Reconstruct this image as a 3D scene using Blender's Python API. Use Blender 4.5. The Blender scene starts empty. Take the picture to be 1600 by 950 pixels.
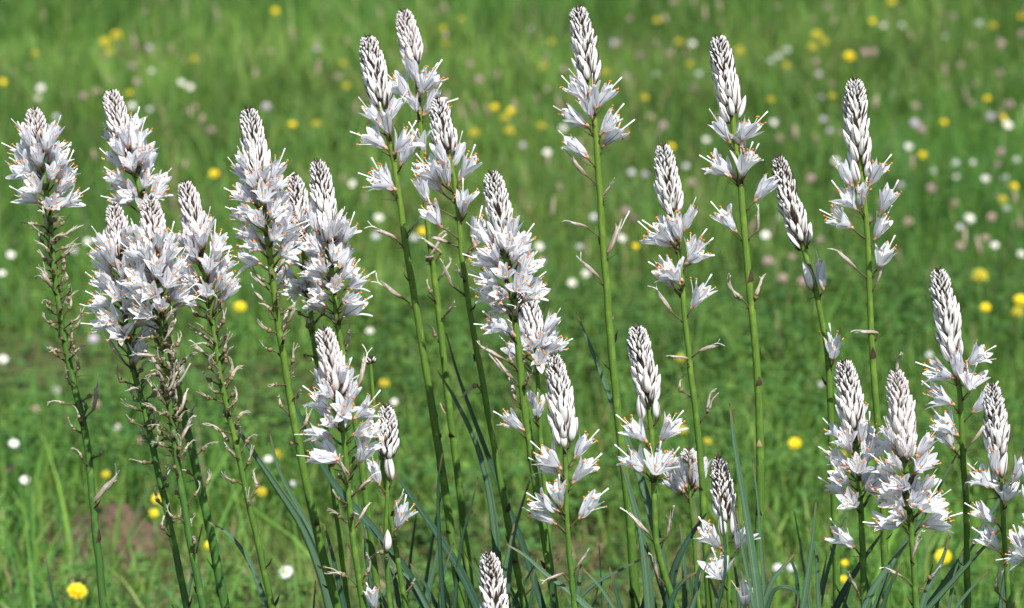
import bpy, math, random
import numpy as np
from mathutils import Vector, Matrix, noise

random.seed(7)
RNG = np.random.default_rng(7)
SC = bpy.context.scene
COL = SC.collection
R = math.radians

# ------------------------------------------------------------------ camera, sky, sun, exposure
CAM = Vector((0.0, 0.0, 1.30))
PITCH = R(11.5)
LENS = 100.0
FOCUS = 2.72
cd = bpy.data.cameras.new("camera")
cd.sensor_width = 36.0
cd.lens = LENS
cd.clip_start = 0.05
cd.clip_end = 2000.0
cd.dof.use_dof = True
cd.dof.focus_distance = FOCUS
cd.dof.aperture_fstop = 7.0
cd.dof.aperture_blades = 0
cam = bpy.data.objects.new("camera", cd)
COL.objects.link(cam)
cam.location = CAM
cam.rotation_euler = (math.pi / 2 - PITCH, 0, 0)
SC.camera = cam

SUN_EL, SUN_AZ = R(52), R(160)      # azimuth clockwise from +Y (the view direction): from behind, to the right
world = bpy.data.worlds.new("World")
SC.world = world
world.use_nodes = True
wn = world.node_tree
wn.nodes.clear()
sky = wn.nodes.new("ShaderNodeTexSky")
sky.sky_type = 'NISHITA'
sky.sun_disc = False
sky.sun_elevation = SUN_EL
sky.sun_rotation = SUN_AZ
bg = wn.nodes.new("ShaderNodeBackground")
bg.inputs["Strength"].default_value = 0.085
wo = wn.nodes.new("ShaderNodeOutputWorld")
wn.links.new(sky.outputs[0], bg.inputs[0])
wn.links.new(bg.outputs[0], wo.inputs[0])

sl = bpy.data.lights.new("sun", 'SUN')
sl.energy = 4.9
sl.angle = R(0.5)
sl.color = (1.0, 0.985, 0.955)
sun = bpy.data.objects.new("sun", sl)
COL.objects.link(sun)
sdir = Vector((math.sin(SUN_AZ) * math.cos(SUN_EL), math.cos(SUN_AZ) * math.cos(SUN_EL), math.sin(SUN_EL)))
sun.rotation_euler = sdir.to_track_quat('Z', 'Y').to_euler()
sun.location = sdir * 20

SC.view_settings.view_transform = 'Standard'
SC.view_settings.look = 'None'
SC.view_settings.exposure = 0.60
SC.view_settings.gamma = 1.0
SC.cycles.max_bounces = 8
SC.cycles.transparent_max_bounces = 4
SC.cycles.use_denoising = True

# ------------------------------------------------------------------ helpers
HT = 18.0 / LENS
FWD = Vector((0, math.cos(PITCH), -math.sin(PITCH)))
UP = Vector((0, math.sin(PITCH), math.cos(PITCH)))


def ray(px, py):
    return FWD + Vector((1, 0, 0)) * ((px - 800) / 800 * HT) + UP * (-(py - 475) / 800 * HT)


def at(px, py, Y):
    d = ray(px, py)
    return CAM + d * (Y / d.y)


def ground(x, y):
    a = y - 4.2
    g = 0.05 * (math.sqrt(a * a + 0.6) + a) / 2
    if y > 60:
        g = 0.05 * 55.8
    return g + 0.018 * math.sin(x * 2.1 + 0.6) * math.sin(y * 1.35 + 0.4) + 0.010 * math.sin(x * 4.3 + y * 3.1)


def ground_np(x, y):
    a = y - 4.2
    g = 0.05 * (np.sqrt(a * a + 0.6) + a) / 2
    g = np.where(y > 60, 0.05 * 55.8, g)
    return g + 0.018 * np.sin(x * 2.1 + 0.6) * np.sin(y * 1.35 + 0.4) + 0.010 * np.sin(x * 4.3 + y * 3.1)


def on_meadow(px, py, h):
    """the point of the view ray that is h above the ground"""
    d = ray(px, py)
    lo, hi = 2.9, 60.0
    for _ in range(50):
        m = (lo + hi) / 2
        p = CAM + d * (m / d.y)
        if p.z - ground(p.x, p.y) > h:
            lo = m
        else:
            hi = m
    return CAM + d * (lo / d.y)


class MB:
    """collects vertices and faces of one mesh"""
    def __init__(self):
        self.v, self.f, self.m, self.uv = [], [], [], []

    def add(self, verts, faces, mat=0, uvs=None):
        o = len(self.v)
        self.v += [tuple(p) for p in verts]
        self.uv += uvs if uvs else [(0.5, 0.5)] * len(verts)
        for f in faces:
            self.f.append(tuple(i + o for i in f))
            self.m.append(mat)

    def tube(self, pts, rads, n=6, mat=0, cap=True, v0=0.0, v1=1.0):
        pts = [Vector(p) for p in pts]
        vs, fs, uvs = [], [], []
        ref = None
        N = len(pts)
        for i, p in enumerate(pts):
            t = (pts[min(i + 1, N - 1)] - pts[max(i - 1, 0)])
            if t.length < 1e-9:
                t = Vector((0, 0, 1))
            t.normalize()
            if ref is None:
                ref = t.orthogonal().normalized()
            a = (ref - t * ref.dot(t))
            if a.length < 1e-6:
                a = t.orthogonal()
            a.normalize()
            ref = a
            b = t.cross(a)
            for k in range(n):
                ang = 2 * math.pi * k / n
                vs.append(p + (a * math.cos(ang) + b * math.sin(ang)) * rads[i])
                uvs.append((k / n, v0 + (v1 - v0) * i / (N - 1)))
        for i in range(N - 1):
            for k in range(n):
                k2 = (k + 1) % n
                fs.append((i * n + k, i * n + k2, (i + 1) * n + k2, (i + 1) * n + k))
        if cap:
            fs.append(tuple(range(n))[::-1])
            fs.append(tuple((N - 1) * n + k for k in range(n)))
        self.add(vs, fs, mat, uvs)

    def mesh(self, name, mats, smooth=True):
        me = bpy.data.meshes.new(name)
        me.from_pydata(self.v, [], self.f)
        for m in mats:
            me.materials.append(m)
        me.polygons.foreach_set("material_index", self.m)
        me.polygons.foreach_set("use_smooth", [smooth] * len(self.f))
        ul = me.uv_layers.new(name="UVMap")
        li = np.empty(len(me.loops), dtype=np.int32)
        me.loops.foreach_get("vertex_index", li)
        ul.data.foreach_set("uv", np.array(self.uv, dtype=np.float32)[li].ravel())
        me.update()
        return me


def obj(name, me, parent=None, loc=None, rot=None, scale=None, kind=None):
    o = bpy.data.objects.new(name, me)
    COL.objects.link(o)
    if parent is not None:
        o.parent = parent
    if loc is not None:
        o.location = loc
    if rot is not None:
        if isinstance(rot, Matrix):
            o.rotation_euler = rot.to_euler()
        else:
            o.rotation_euler = rot
    if scale is not None:
        o.scale = (scale, scale, scale) if not isinstance(scale, (tuple, list)) else scale
    if kind:
        o["kind"] = kind
    return o


def thing(name, loc, label, cat, group=None):
    o = bpy.data.objects.new(name, None)
    o.empty_display_size = 0.02
    COL.objects.link(o)
    o.location = loc
    o["label"] = label
    o["category"] = cat
    if group:
        o["group"] = group
    return o


def frame_z(d, roll=0.0):
    """rotation matrix whose Z axis is d"""
    z = d.normalized()
    x = z.orthogonal().normalized()
    y = z.cross(x)
    m = Matrix((x, y, z)).transposed()
    return m @ Matrix.Rotation(roll, 3, 'Z')


# ------------------------------------------------------------------ materials
def newmat(name):
    m = bpy.data.materials.new(name)
    m.use_nodes = True
    nt = m.node_tree
    nt.nodes.clear()
    out = nt.nodes.new("ShaderNodeOutputMaterial")
    return m, nt, out


def nd(nt, typ, **kw):
    n = nt.nodes.new(typ)
    for k, v in kw.items():
        setattr(n, k, v)
    return n


def math_n(nt, op, a, b=None, c=None, clamp=False):
    n = nt.nodes.new("ShaderNodeMath")
    n.operation = op
    n.use_clamp = clamp
    for i, v in enumerate((a, b, c)):
        if v is None:
            continue
        if isinstance(v, (int, float)):
            n.inputs[i].default_value = v
        else:
            nt.links.new(v, n.inputs[i])
    return n.outputs[0]


def mixc(nt, fac, a, b):
    n = nt.nodes.new("ShaderNodeMix")
    n.data_type = 'RGBA'
    for i, v in ((0, fac), (6, a), (7, b)):
        if isinstance(v, (int, float)):
            n.inputs[i].default_value = v
        elif isinstance(v, tuple):
            n.inputs[i].default_value = (*v, 1)
        else:
            nt.links.new(v, n.inputs[i])
    return n.outputs[2]


def ramp(nt, fac, stops):
    n = nt.nodes.new("ShaderNodeValToRGB")
    while len(n.color_ramp.elements) < len(stops):
        n.color_ramp.elements.new(0.5)
    for e, (p, c) in zip(n.color_ramp.elements, stops):
        e.position = p
        e.color = (*c, 1)
    nt.links.new(fac, n.inputs[0])
    return n.outputs[0]


def noise_n(nt, scale, detail=3, vec=None, rough=0.55):
    n = nt.nodes.new("ShaderNodeTexNoise")
    n.inputs["Scale"].default_value = scale
    n.inputs["Detail"].default_value = detail
    n.inputs["Roughness"].default_value = rough
    if vec is not None:
        nt.links.new(vec, n.inputs["Vector"])
    return n.outputs[0]


def finish(nt, out, color, rough=0.5, transl=0.0, spec=0.4, bump=None, tcol=None):
    p = nt.nodes.new("ShaderNodeBsdfPrincipled")
    p.inputs["Roughness"].default_value = rough
    p.inputs["Specular IOR Level"].default_value = spec
    if isinstance(color, tuple):
        p.inputs["Base Color"].default_value = (*color, 1)
    else:
        nt.links.new(color, p.inputs["Base Color"])
    if bump is not None:
        b = nt.nodes.new("ShaderNodeBump")
        b.inputs["Strength"].default_value = bump[1]
        b.inputs["Distance"].default_value = bump[2]
        nt.links.new(bump[0], b.inputs["Height"])
        nt.links.new(b.outputs[0], p.inputs["Normal"])
    if transl > 0:
        t = nt.nodes.new("ShaderNodeBsdfTranslucent")
        src = tcol if tcol is not None else color
        if isinstance(src, tuple):
            t.inputs[0].default_value = (*src, 1)
        else:
            nt.links.new(src, t.inputs[0])
        mx = nt.nodes.new("ShaderNodeMixShader")
        mx.inputs[0].default_value = transl
        nt.links.new(p.outputs[0], mx.inputs[1])
        nt.links.new(t.outputs[0], mx.inputs[2])
        nt.links.new(mx.outputs[0], out.inputs[0])
    else:
        nt.links.new(p.outputs[0], out.inputs[0])


def mat_petal():
    """white tepal with a thin purple brown midrib; u across, v from base to tip"""
    m, nt, out = newmat("tepal_white")
    uv = nd(nt, "ShaderNodeUVMap")
    sep = nd(nt, "ShaderNodeSeparateXYZ")
    nt.links.new(uv.outputs[0], sep.inputs[0])
    u, v = sep.outputs[0], sep.outputs[1]
    au = math_n(nt, 'ABSOLUTE', math_n(nt, 'SUBTRACT', u, 0.5))
    wid = math_n(nt, 'MULTIPLY_ADD', v, -0.035, 0.072)
    rib = math_n(nt, 'SUBTRACT', 1.0, math_n(nt, 'DIVIDE', au, wid), clamp=True)
    rib = math_n(nt, 'MULTIPLY', rib, 1.5, clamp=True)
    base = ramp(nt, v, [(0.0, (0.60, 0.32, 0.21)), (0.09, (0.80, 0.58, 0.49)), (0.23, (0.87, 0.87, 0.91)), (1.0, (0.875, 0.89, 0.935))])
    oi = nd(nt, "ShaderNodeObjectInfo")
    vein = nd(nt, "ShaderNodeTexWave")
    vein.inputs["Scale"].default_value = 2.2
    vein.inputs["Distortion"].default_value = 0.8
    nt.links.new(uv.outputs[0], vein.inputs[0])
    c = mixc(nt, math_n(nt, 'MULTIPLY', vein.outputs[1], 0.07), base, (0.66, 0.64, 0.72))
    c = mixc(nt, math_n(nt, 'MULTIPLY', oi.outputs["Random"], 0.18), c, (0.78, 0.72, 0.76))
    c2 = mixc(nt, math_n(nt, 'MULTIPLY', rib, 0.9), c, (0.16, 0.095, 0.11))
    finish(nt, out, c2, 0.5, 0.45, 0.25, bump=(vein.outputs[1], 0.25, 0.0006))
    return m


def mat_faded():
    m, nt, out = newmat("faded_tepal")
    uv = nd(nt, "ShaderNodeUVMap")
    sep = nd(nt, "ShaderNodeSeparateXYZ")
    nt.links.new(uv.outputs[0], sep.inputs[0])
    tc = nd(nt, "ShaderNodeTexCoord")
    ns = noise_n(nt, 7.0, 3, tc.outputs["Object"])
    rib = math_n(nt, 'SUBTRACT', 1.0, math_n(nt, 'DIVIDE', math_n(nt, 'ABSOLUTE', math_n(nt, 'SUBTRACT', sep.outputs[0], 0.5)), 0.16), clamp=True)
    c = ramp(nt, sep.outputs[1], [(0.0, (0.30, 0.20, 0.12)), (0.3, (0.52, 0.42, 0.34)), (0.75, (0.70, 0.65, 0.60)), (1.0, (0.56, 0.48, 0.36))])
    c = mixc(nt, math_n(nt, 'MULTIPLY_ADD', ns, 2.4, -0.85, clamp=True), c, (0.33, 0.24, 0.17))
    c = mixc(nt, math_n(nt, 'MULTIPLY', rib, 0.8), c, (0.20, 0.12, 0.09))
    finish(nt, out, c, 0.65, 0.2, 0.2)
    return m


def mat_bud(name, a, b, tip, ribk=0.92):
    """white bud with dark ribs along it (object space: z runs 0..1 from base to tip)"""
    m, nt, out = newmat(name)
    tc = nd(nt, "ShaderNodeTexCoord")
    uv = nd(nt, "ShaderNodeUVMap")
    sep = nd(nt, "ShaderNodeSeparateXYZ")
    nt.links.new(uv.outputs[0], sep.inputs[0])
    u, v = sep.outputs[0], sep.outputs[1]
    fr = math_n(nt, 'FRACT', math_n(nt, 'MULTIPLY', u, 3.0))
    d = math_n(nt, 'ABSOLUTE', math_n(nt, 'SUBTRACT', fr, 0.5))
    wid = math_n(nt, 'MULTIPLY_ADD', v, -0.06, 0.175)
    rib = math_n(nt, 'SUBTRACT', 1.0, math_n(nt, 'DIVIDE', d, wid), clamp=True)
    rib = math_n(nt, 'MULTIPLY', rib, 1.6, clamp=True)
    base = ramp(nt, v, [(0.0, (0.13, 0.10, 0.05)), (0.10, (0.42, 0.35, 0.24)), (0.24, a), (0.82, b), (1.0, tip)])
    oi = nd(nt, "ShaderNodeObjectInfo")
    base = mixc(nt, math_n(nt, 'MULTIPLY', oi.outputs["Random"], 0.25), base, (0.72, 0.62, 0.58))
    ns = noise_n(nt, 9.0, 2, tc.outputs["Object"])
    base = mixc(nt, math_n(nt, 'MULTIPLY', ns, 0.16), base, (0.60, 0.55, 0.55))
    c = mixc(nt, math_n(nt, 'MULTIPLY', rib, ribk), base, (0.115, 0.066, 0.055))
    finish(nt, out, c, 0.45, 0.0, 0.3)
    return m


def mat_noise(name, c1, c2, scale=40.0, rough=0.5, transl=0.0, spec=0.35, bump=0.0, detail=3):
    m, nt, out = newmat(name)
    tc = nd(nt, "ShaderNodeTexCoord")
    ns = noise_n(nt, scale, detail, tc.outputs["Object"])
    c = ramp(nt, ns, [(0.30, c1), (0.70, c2)])
    finish(nt, out, c, rough, transl, spec, bump=(ns, bump, 0.001) if bump else None)
    return m


def mat_stem(name, top, low):
    """flower stem: fine streaks along it, dark specks, paler bloom; object space z in metres from the ground"""
    m, nt, out = newmat(name)
    tc = nd(nt, "ShaderNodeTexCoord")
    sep = nd(nt, "ShaderNodeSeparateXYZ")
    nt.links.new(tc.outputs["Object"], sep.inputs[0])
    mp = nd(nt, "ShaderNodeMapping")
    mp.inputs["Scale"].default_value = (900, 900, 30)
    nt.links.new(tc.outputs["Object"], mp.inputs[0])
    st = noise_n(nt, 1.0, 3, mp.outputs[0])
    sp = noise_n(nt, 420.0, 2, tc.outputs["Object"])
    big = noise_n(nt, 14.0, 2, tc.outputs["Object"])
    h = math_n(nt, 'ADD', sep.outputs[2], math_n(nt, 'MULTIPLY_ADD', big, 0.3, -0.15))
    f = math_n(nt, 'MULTIPLY_ADD', h, 2.0, -1.0, clamp=True)
    c = mixc(nt, f, low, top)
    c = mixc(nt, math_n(nt, 'MULTIPLY_ADD', st, 1.6, -0.55, clamp=True), c, tuple(x * 0.5 for x in low))
    blot = noise_n(nt, 60.0, 3, tc.outputs["Object"])
    c = mixc(nt, math_n(nt, 'MULTIPLY_ADD', blot, 3.0, -1.6, clamp=True), c, tuple(x * 1.3 + 0.015 for x in top))
    spm = math_n(nt, 'MULTIPLY_ADD', sp, 7.0, -4.6, clamp=True)
    c = mixc(nt, spm, c, (0.07, 0.05, 0.02))
    finish(nt, out, c, 0.55, 0.0, 0.3, bump=(st, 0.5, 0.0006))
    return m


def mat_leaf(name, c1, c2):
    m, nt, out = newmat(name)
    uv = nd(nt, "ShaderNodeUVMap")
    mp = nd(nt, "ShaderNodeMapping")
    mp.inputs["Scale"].default_value = (26, 1.2, 1)
    nt.links.new(uv.outputs[0], mp.inputs[0])
    st = noise_n(nt, 1.0, 3, mp.outputs[0])
    tc = nd(nt, "ShaderNodeTexCoord")
    big = noise_n(nt, 11.0, 3, tc.outputs["Object"])
    sep = nd(nt, "ShaderNodeSeparateXYZ")
    nt.links.new(uv.outputs[0], sep.inputs[0])
    oi = nd(nt, "ShaderNodeObjectInfo")
    c = mixc(nt, math_n(nt, 'MULTIPLY_ADD', big, 1.8, -0.4, clamp=True), c1, c2)
    c = mixc(nt, math_n(nt, 'MULTIPLY_ADD', st, 2.2, -0.75, clamp=True), c, tuple(x * 0.55 for x in c1))
    keel = math_n(nt, 'SUBTRACT', 1.0, math_n(nt, 'MULTIPLY', math_n(nt, 'ABSOLUTE', math_n(nt, 'SUBTRACT', sep.outputs[0], 0.5)), 12.0), clamp=True)
    c = mixc(nt, math_n(nt, 'MULTIPLY', keel, 0.5), c, tuple(x * 1.5 + 0.02 for x in c2))
    pale = noise_n(nt, 30.0, 4, tc.outputs["Object"], 0.7)
    c = mixc(nt, math_n(nt, 'MULTIPLY_ADD', pale, 4.0, -2.5, clamp=True), c, tuple(x * 1.35 + 0.02 for x in c2))
    c = mixc(nt, math_n(nt, 'MULTIPLY', oi.outputs["Random"], 0.3), c, tuple(x * 0.7 for x in c2))
    tipm = math_n(nt, 'MULTIPLY_ADD', sep.outputs[1], 28.0, -27.0, clamp=True)
    c = mixc(nt, tipm, c, (0.20, 0.13, 0.06))
    finish(nt, out, c, 0.42, 0.12, 0.45, bump=(st, 0.3, 0.0006))
    return m


def mat_attr(name, rough=0.55, transl=0.27, spec=0.25):
    m, nt, out = newmat(name)
    at_ = nd(nt, "ShaderNodeAttribute")
    at_.attribute_name = "tint"
    finish(nt, out, at_.outputs[0], rough, transl, spec)
    return m


M_PETAL = mat_petal()
M_BUD = mat_bud("bud_white", (0.75, 0.73, 0.71), (0.81, 0.81, 0.82), (0.74, 0.67, 0.60))
M_BUDP = mat_bud("bud_rosy", (0.74, 0.68, 0.67), (0.78, 0.74, 0.74), (0.62, 0.43, 0.39), 0.66)
M_FIL = mat_noise("filament_white", (0.74, 0.74, 0.68), (0.80, 0.80, 0.76), 60)
M_ANTH = mat_noise("anther_orange", (0.46, 0.14, 0.025), (0.72, 0.27, 0.05), 400, rough=0.7)
M_PED = mat_noise("pedicel_brown", (0.06, 0.045, 0.02), (0.12, 0.10, 0.04), 300)
M_BRACT = mat_noise("bract_dark", (0.028, 0.016, 0.012), (0.085, 0.05, 0.03), 180, rough=0.6)
M_BRACTT = mat_noise("bract_tan", (0.30, 0.22, 0.10), (0.42, 0.33, 0.15), 220, rough=0.6)
M_STEM = mat_stem("stem_fresh", (0.155, 0.245, 0.028), (0.075, 0.165, 0.024))
M_STEM_SHADED = mat_stem("stem_shaded", (0.125, 0.225, 0.032), (0.055, 0.140, 0.028))  # darker green for the left stalks, their shade put into the colour
M_LEAFG = mat_leaf("leaf_glaucous", (0.068, 0.145, 0.074), (0.115, 0.208, 0.118))
M_LEAFD = mat_leaf("leaf_deep", (0.028, 0.078, 0.040), (0.048, 0.110, 0.062))
M_DRY = mat_noise("dry_tepal", (0.22, 0.16, 0.11), (0.66, 0.60, 0.49), 110, rough=0.7, transl=0.15)
M_DRYP = mat_faded()
M_CAPS = mat_noise("capsule_skin", (0.09, 0.075, 0.03), (0.27, 0.21, 0.11), 260, rough=0.55)
M_CAPSD = mat_noise("capsule_tip", (0.06, 0.035, 0.02), (0.14, 0.08, 0.05), 260, rough=0.6)
M_GRASS = mat_attr("grass_blades")
M_HERB = mat_attr("herb_leaves", transl=0.25)
M_YEL = mat_noise("yellow_ray", (0.80, 0.60, 0.010), (0.88, 0.70, 0.025), 300, transl=0.2)
M_YELP = mat_noise("lemon_ray", (0.68, 0.56, 0.03), (0.78, 0.66, 0.07), 300, transl=0.2)
M_ORNG = mat_noise("golden_eye", (0.62, 0.36, 0.02), (0.78, 0.50, 0.03), 500)
M_WHT = mat_noise("white_ray", (0.76, 0.76, 0.74), (0.84, 0.84, 0.82), 200, transl=0.2)
M_PINK = mat_noise("pink_floret", (0.46, 0.27, 0.28), (0.60, 0.42, 0.41), 300, transl=0.15)
M_MAG = mat_noise("magenta_floret", (0.42, 0.08, 0.24), (0.58, 0.18, 0.34), 300, transl=0.15)
M_TAN = mat_noise("faded_floret", (0.42, 0.29, 0.22), (0.58, 0.43, 0.33), 300, transl=0.15)
M_LIL = mat_noise("lilac_floret", (0.58, 0.47, 0.58), (0.72, 0.63, 0.70), 300, transl=0.15)
M_SEED = mat_noise("seed_head", (0.26, 0.19, 0.12), (0.44, 0.33, 0.25), 9)
M_GRN = mat_noise("meadow_stem", (0.07, 0.16, 0.03), (0.12, 0.24, 0.04), 60)


def mat_ground():
    m, nt, out = newmat("meadow_soil")
    tc = nd(nt, "ShaderNodeTexCoord")
    big = noise_n(nt, 0.9, 4, tc.outputs["Object"])
    fine = noise_n(nt, 28.0, 5, tc.outputs["Object"], 0.65)
    g = mixc(nt, fine, (0.035, 0.065, 0.014), (0.085, 0.14, 0.03))
    s = mixc(nt, fine, (0.040, 0.034, 0.016), (0.15, 0.115, 0.060))
    f = math_n(nt, 'MULTIPLY_ADD', big, 5.0, -2.3, clamp=True)
    finish(nt, out, mixc(nt, f, g, s), 0.9, 0.0, 0.1, bump=(fine, 0.8, 0.02))
    return m


def mat_mound():
    m, nt, out = newmat("bare_earth")
    tc = nd(nt, "ShaderNodeTexCoord")
    fine = noise_n(nt, 45.0, 6, tc.outputs["Object"], 0.7)
    c = ramp(nt, fine, [(0.25, (0.060, 0.042, 0.028)), (0.55, (0.16, 0.108, 0.074)), (0.8, (0.27, 0.19, 0.135))])
    finish(nt, out, c, 0.95, 0.0, 0.1, bump=(fine, 0.9, 0.015))
    return m


# ------------------------------------------------------------------ the meadow ground
def build_ground():
    xs = np.concatenate([[-400, -150, -60, -25, -12], np.arange(-7, 7.01, 0.2), [12, 25, 60, 150, 400]])
    ys = np.concatenate([[-400, -100, -30, -8, -2], np.arange(0, 22.01, 0.2), [26, 32, 40, 50, 59, 60.5, 80, 150, 400, 900]])
    X, Y = np.meshgrid(xs, ys)
    Z = ground_np(X, Y)
    v = np.stack([X, Y, Z], -1).reshape(-1, 3)
    nx = len(xs)
    f = []
    for j in range(len(ys) - 1):
        for i in range(nx - 1):
            a = j * nx + i
            f.append((a, a + 1, a + nx + 1, a + nx))
    me = bpy.data.meshes.new("ground")
    me.from_pydata(v.tolist(), [], f)
    me.materials.append(mat_ground())
    me.polygons.foreach_set("use_smooth", [True] * len(f))
    obj("ground", me, kind="structure")


build_ground()

# bare places: (centre x, centre y, radius x, radius y, share of blades left)
mp_ = on_meadow(148, 862, 0.0)
BARE = [(mp_.x, mp_.y + 0.05, 0.14, 0.28, 0.36)]
for bx, by, rx, ry, keep in ((1130, 905, 0.22, 0.13, 0.22), (900, 885, 0.10, 0.10, 0.3), (1240, 935, 0.15, 0.12, 0.3), (250, 930, 0.10, 0.08, 0.4),
                             (530, 880, 0.14, 0.12, 0.35), (60, 905, 0.10, 0.08, 0.3)):
    q = on_meadow(bx, by, 0.0)
    BARE.append((q.x, q.y - 0.16, rx, ry + 0.24, keep))


def build_mound():
    mb = MB()
    n, rings = 84, 22
    cx, cy = BARE[0][0], BARE[0][1]
    vs, fs = [], []
    for r in range(rings + 1):
        for k in range(n):
            a = 2 * math.pi * k / n
            t = r / rings
            ir = 0.85 + 0.55 * noise.noise(Vector((math.cos(a) * 1.6, math.sin(a) * 1.6, 4.2))) + 0.16 * noise.noise(Vector((math.cos(a) * 6, math.sin(a) * 6, 1.2)))
            x = cx + 0.165 * t * math.cos(a) * ir
            y = cy + 0.27 * t * math.sin(a) * ir
            hump = 0.075 * (math.cos(t * math.pi) + 1) / 2
            z = ground(x, y) - 0.012 + hump * (0.75 + 0.5 * noise.noise(Vector((x * 11, y * 9, 1.0)))) + (0.016 * noise.noise(Vector((x * 38, y * 38, 2))) + 0.012 * noise.noise(Vector((x * 95, y * 95, 7)))) * (1 - 0.6 * t)
            vs.append((x, y, z))
    for r in range(rings):
        for k in range(n):
            k2 = (k + 1) % n
            fs.append((r * n + k, r * n + k2, (r + 1) * n + k2, (r + 1) * n + k))
    mb.add(vs, fs)
    o = obj("soil_mound", mb.mesh("soil_mound", [mat_mound()]))
    cr = MB()
    rnd = random.Random(9)
    for i in range(240):
        a, t = rnd.uniform(0, 6.28), rnd.random() ** 0.6
        k, r_ = int(a / 6.2832 * n) % n, int(t * rings)
        c = Vector(vs[r_ * n + k]) + Vector((rnd.uniform(-.01, .01), rnd.uniform(-.01, .01), 0.002))
        w = rnd.uniform(0.003, 0.009)
        m = frame_z(Vector((rnd.uniform(-1, 1), rnd.uniform(-1, 1), rnd.uniform(-1, 1))))
        cr.add([c + m @ Vector((w * rnd.uniform(.6, 1.2) * q[0], w * rnd.uniform(.6, 1.2) * q[1], w * rnd.uniform(.6, 1.2) * q[2])) for q in ((1, 0, 0), (-1, 0, 0), (0, 1, 0), (0, -1, 0), (0, 0, 1), (0, 0, -1))],
               [(0, 2, 4), (2, 1, 4), (1, 3, 4), (3, 0, 4), (2, 0, 5), (1, 2, 5), (3, 1, 5), (0, 3, 5)])
    obj("soil_crumb", cr.mesh("soil_crumb", [mat_mound()], smooth=False), o, kind="stuff")
    o["label"] = "low mound of bare brown earth showing through the grass at lower left"
    o["category"] = "earth mound"


build_mound()


def blades(name, x, y, h, w, az, lean, tint, mat, rows=4, droop=None):
    """grass blades as tapering bent ribbons, one mesh"""
    n = len(x)
    z0 = ground_np(x, y) - 0.01
    t = np.linspace(0, 1, rows)
    ca, sa = np.cos(az), np.sin(az)
    faca = az + RNG.uniform(-1.2, 1.2, n) + np.pi / 2
    wx, wy = np.cos(faca), np.sin(faca)
    verts = np.zeros((n, rows * 2 - 1, 3))
    for i, ti in enumerate(t):
        off = lean * h * ti ** 2
        zz = z0 + h * ti * (1 - 0.35 * lean * ti)
        cx = x + ca * off
        cy = y + sa * off
        ww = w * (1 - ti ** 1.6) * 0.5
        if i < rows - 1:
            verts[:, 2 * i, 0] = cx - wx * ww
            verts[:, 2 * i, 1] = cy - wy * ww
            verts[:, 2 * i, 2] = zz
            verts[:, 2 * i + 1, 0] = cx + wx * ww
            verts[:, 2 * i + 1, 1] = cy + wy * ww
            verts[:, 2 * i + 1, 2] = zz
        else:
            verts[:, 2 * i, 0] = cx
            verts[:, 2 * i, 1] = cy
            verts[:, 2 * i, 2] = zz
    nv = rows * 2 - 1
    tri = []
    for i in range(rows - 2):
        a = 2 * i
        tri += [(a, a + 1, a + 3), (a, a + 3, a + 2)]
    a = 2 * (rows - 2)
    tri.append((a, a + 1, a + 2))
    tri = np.array(tri)
    faces = (tri[None, :, :] + (np.arange(n) * nv)[:, None, None]).reshape(-1, 3)
    me = bpy.data.meshes.new(name)
    nf = len(faces)
    me.vertices.add(n * nv)
    me.vertices.foreach_set("co", verts.astype(np.float32).ravel())
    me.loops.add(nf * 3)
    me.loops.foreach_set("vertex_index", faces.astype(np.int32).ravel())
    me.polygons.add(nf)
    me.polygons.foreach_set("loop_start", np.arange(0, nf * 3, 3, dtype=np.int32))
    me.polygons.foreach_set("use_smooth", np.ones(nf, dtype=bool))
    ca_ = me.color_attributes.new("tint", 'FLOAT_COLOR', 'POINT')
    cc = np.ones((n, nv, 4), dtype=np.float32)
    cc[:, :, :3] = tint[:, None, :]
    ca_.data.foreach_set("color", cc.ravel())
    me.materials.append(mat)
    me.update()
    me.validate()
    return me


def vnoise(x, y, s, seed):
    """cheap smooth value noise, 0..1"""
    g = np.random.default_rng(seed).random((64, 64))
    u, v = (x * s) % 64, (y * s) % 64
    i, j = u.astype(int), v.astype(int)
    fu, fv = u - i, v - j
    fu, fv = fu * fu * (3 - 2 * fu), fv * fv * (3 - 2 * fv)
    i2, j2 = (i + 1) % 64, (j + 1) % 64
    return (g[i, j] * (1 - fu) + g[i2, j] * fu) * (1 - fv) + (g[i, j2] * (1 - fu) + g[i2, j2] * fu) * fv


def scatter(n, y0, y1, spread=0.21, extra=0.45):
    y = y0 + (y1 - y0) * RNG.random(n)
    hw = spread * y + extra
    x = RNG.uniform(-1, 1, n) * hw
    return x, y


def keep_mask(x, y):
    k = np.ones(len(x))
    for bx, by, rx, ry, kp in BARE:
        d = ((x - bx) / rx) ** 2 + ((y - by) / ry) ** 2
        k = np.where(d < 1, np.minimum(k, kp + (1 - kp) * np.clip(d, 0, 1) ** 3), k)
    return RNG.random(len(x)) < k


def grass_tint(x, y, n):
    pal = np.array([(0.114, 0.234, 0.036), (0.087, 0.196, 0.034), (0.165, 0.272, 0.045), (0.056, 0.152, 0.040), (0.21, 0.280, 0.075), (0.31, 0.265, 0.14)])
    pr = np.array([0.31, 0.27, 0.18, 0.15, 0.06, 0.03])
    t = pal[RNG.choice(len(pal), n, p=pr)]
    p = vnoise(x, y, 1.7, 3)[:, None]
    q = vnoise(x, y, 0.8, 9)[:, None]
    t = t * (0.72 + 0.60 * p) * RNG.uniform(0.8, 1.2, (n, 1))
    return t * (1 + (q - 0.5) * np.array([[0.42, 0.08, 0.2]]))


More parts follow.
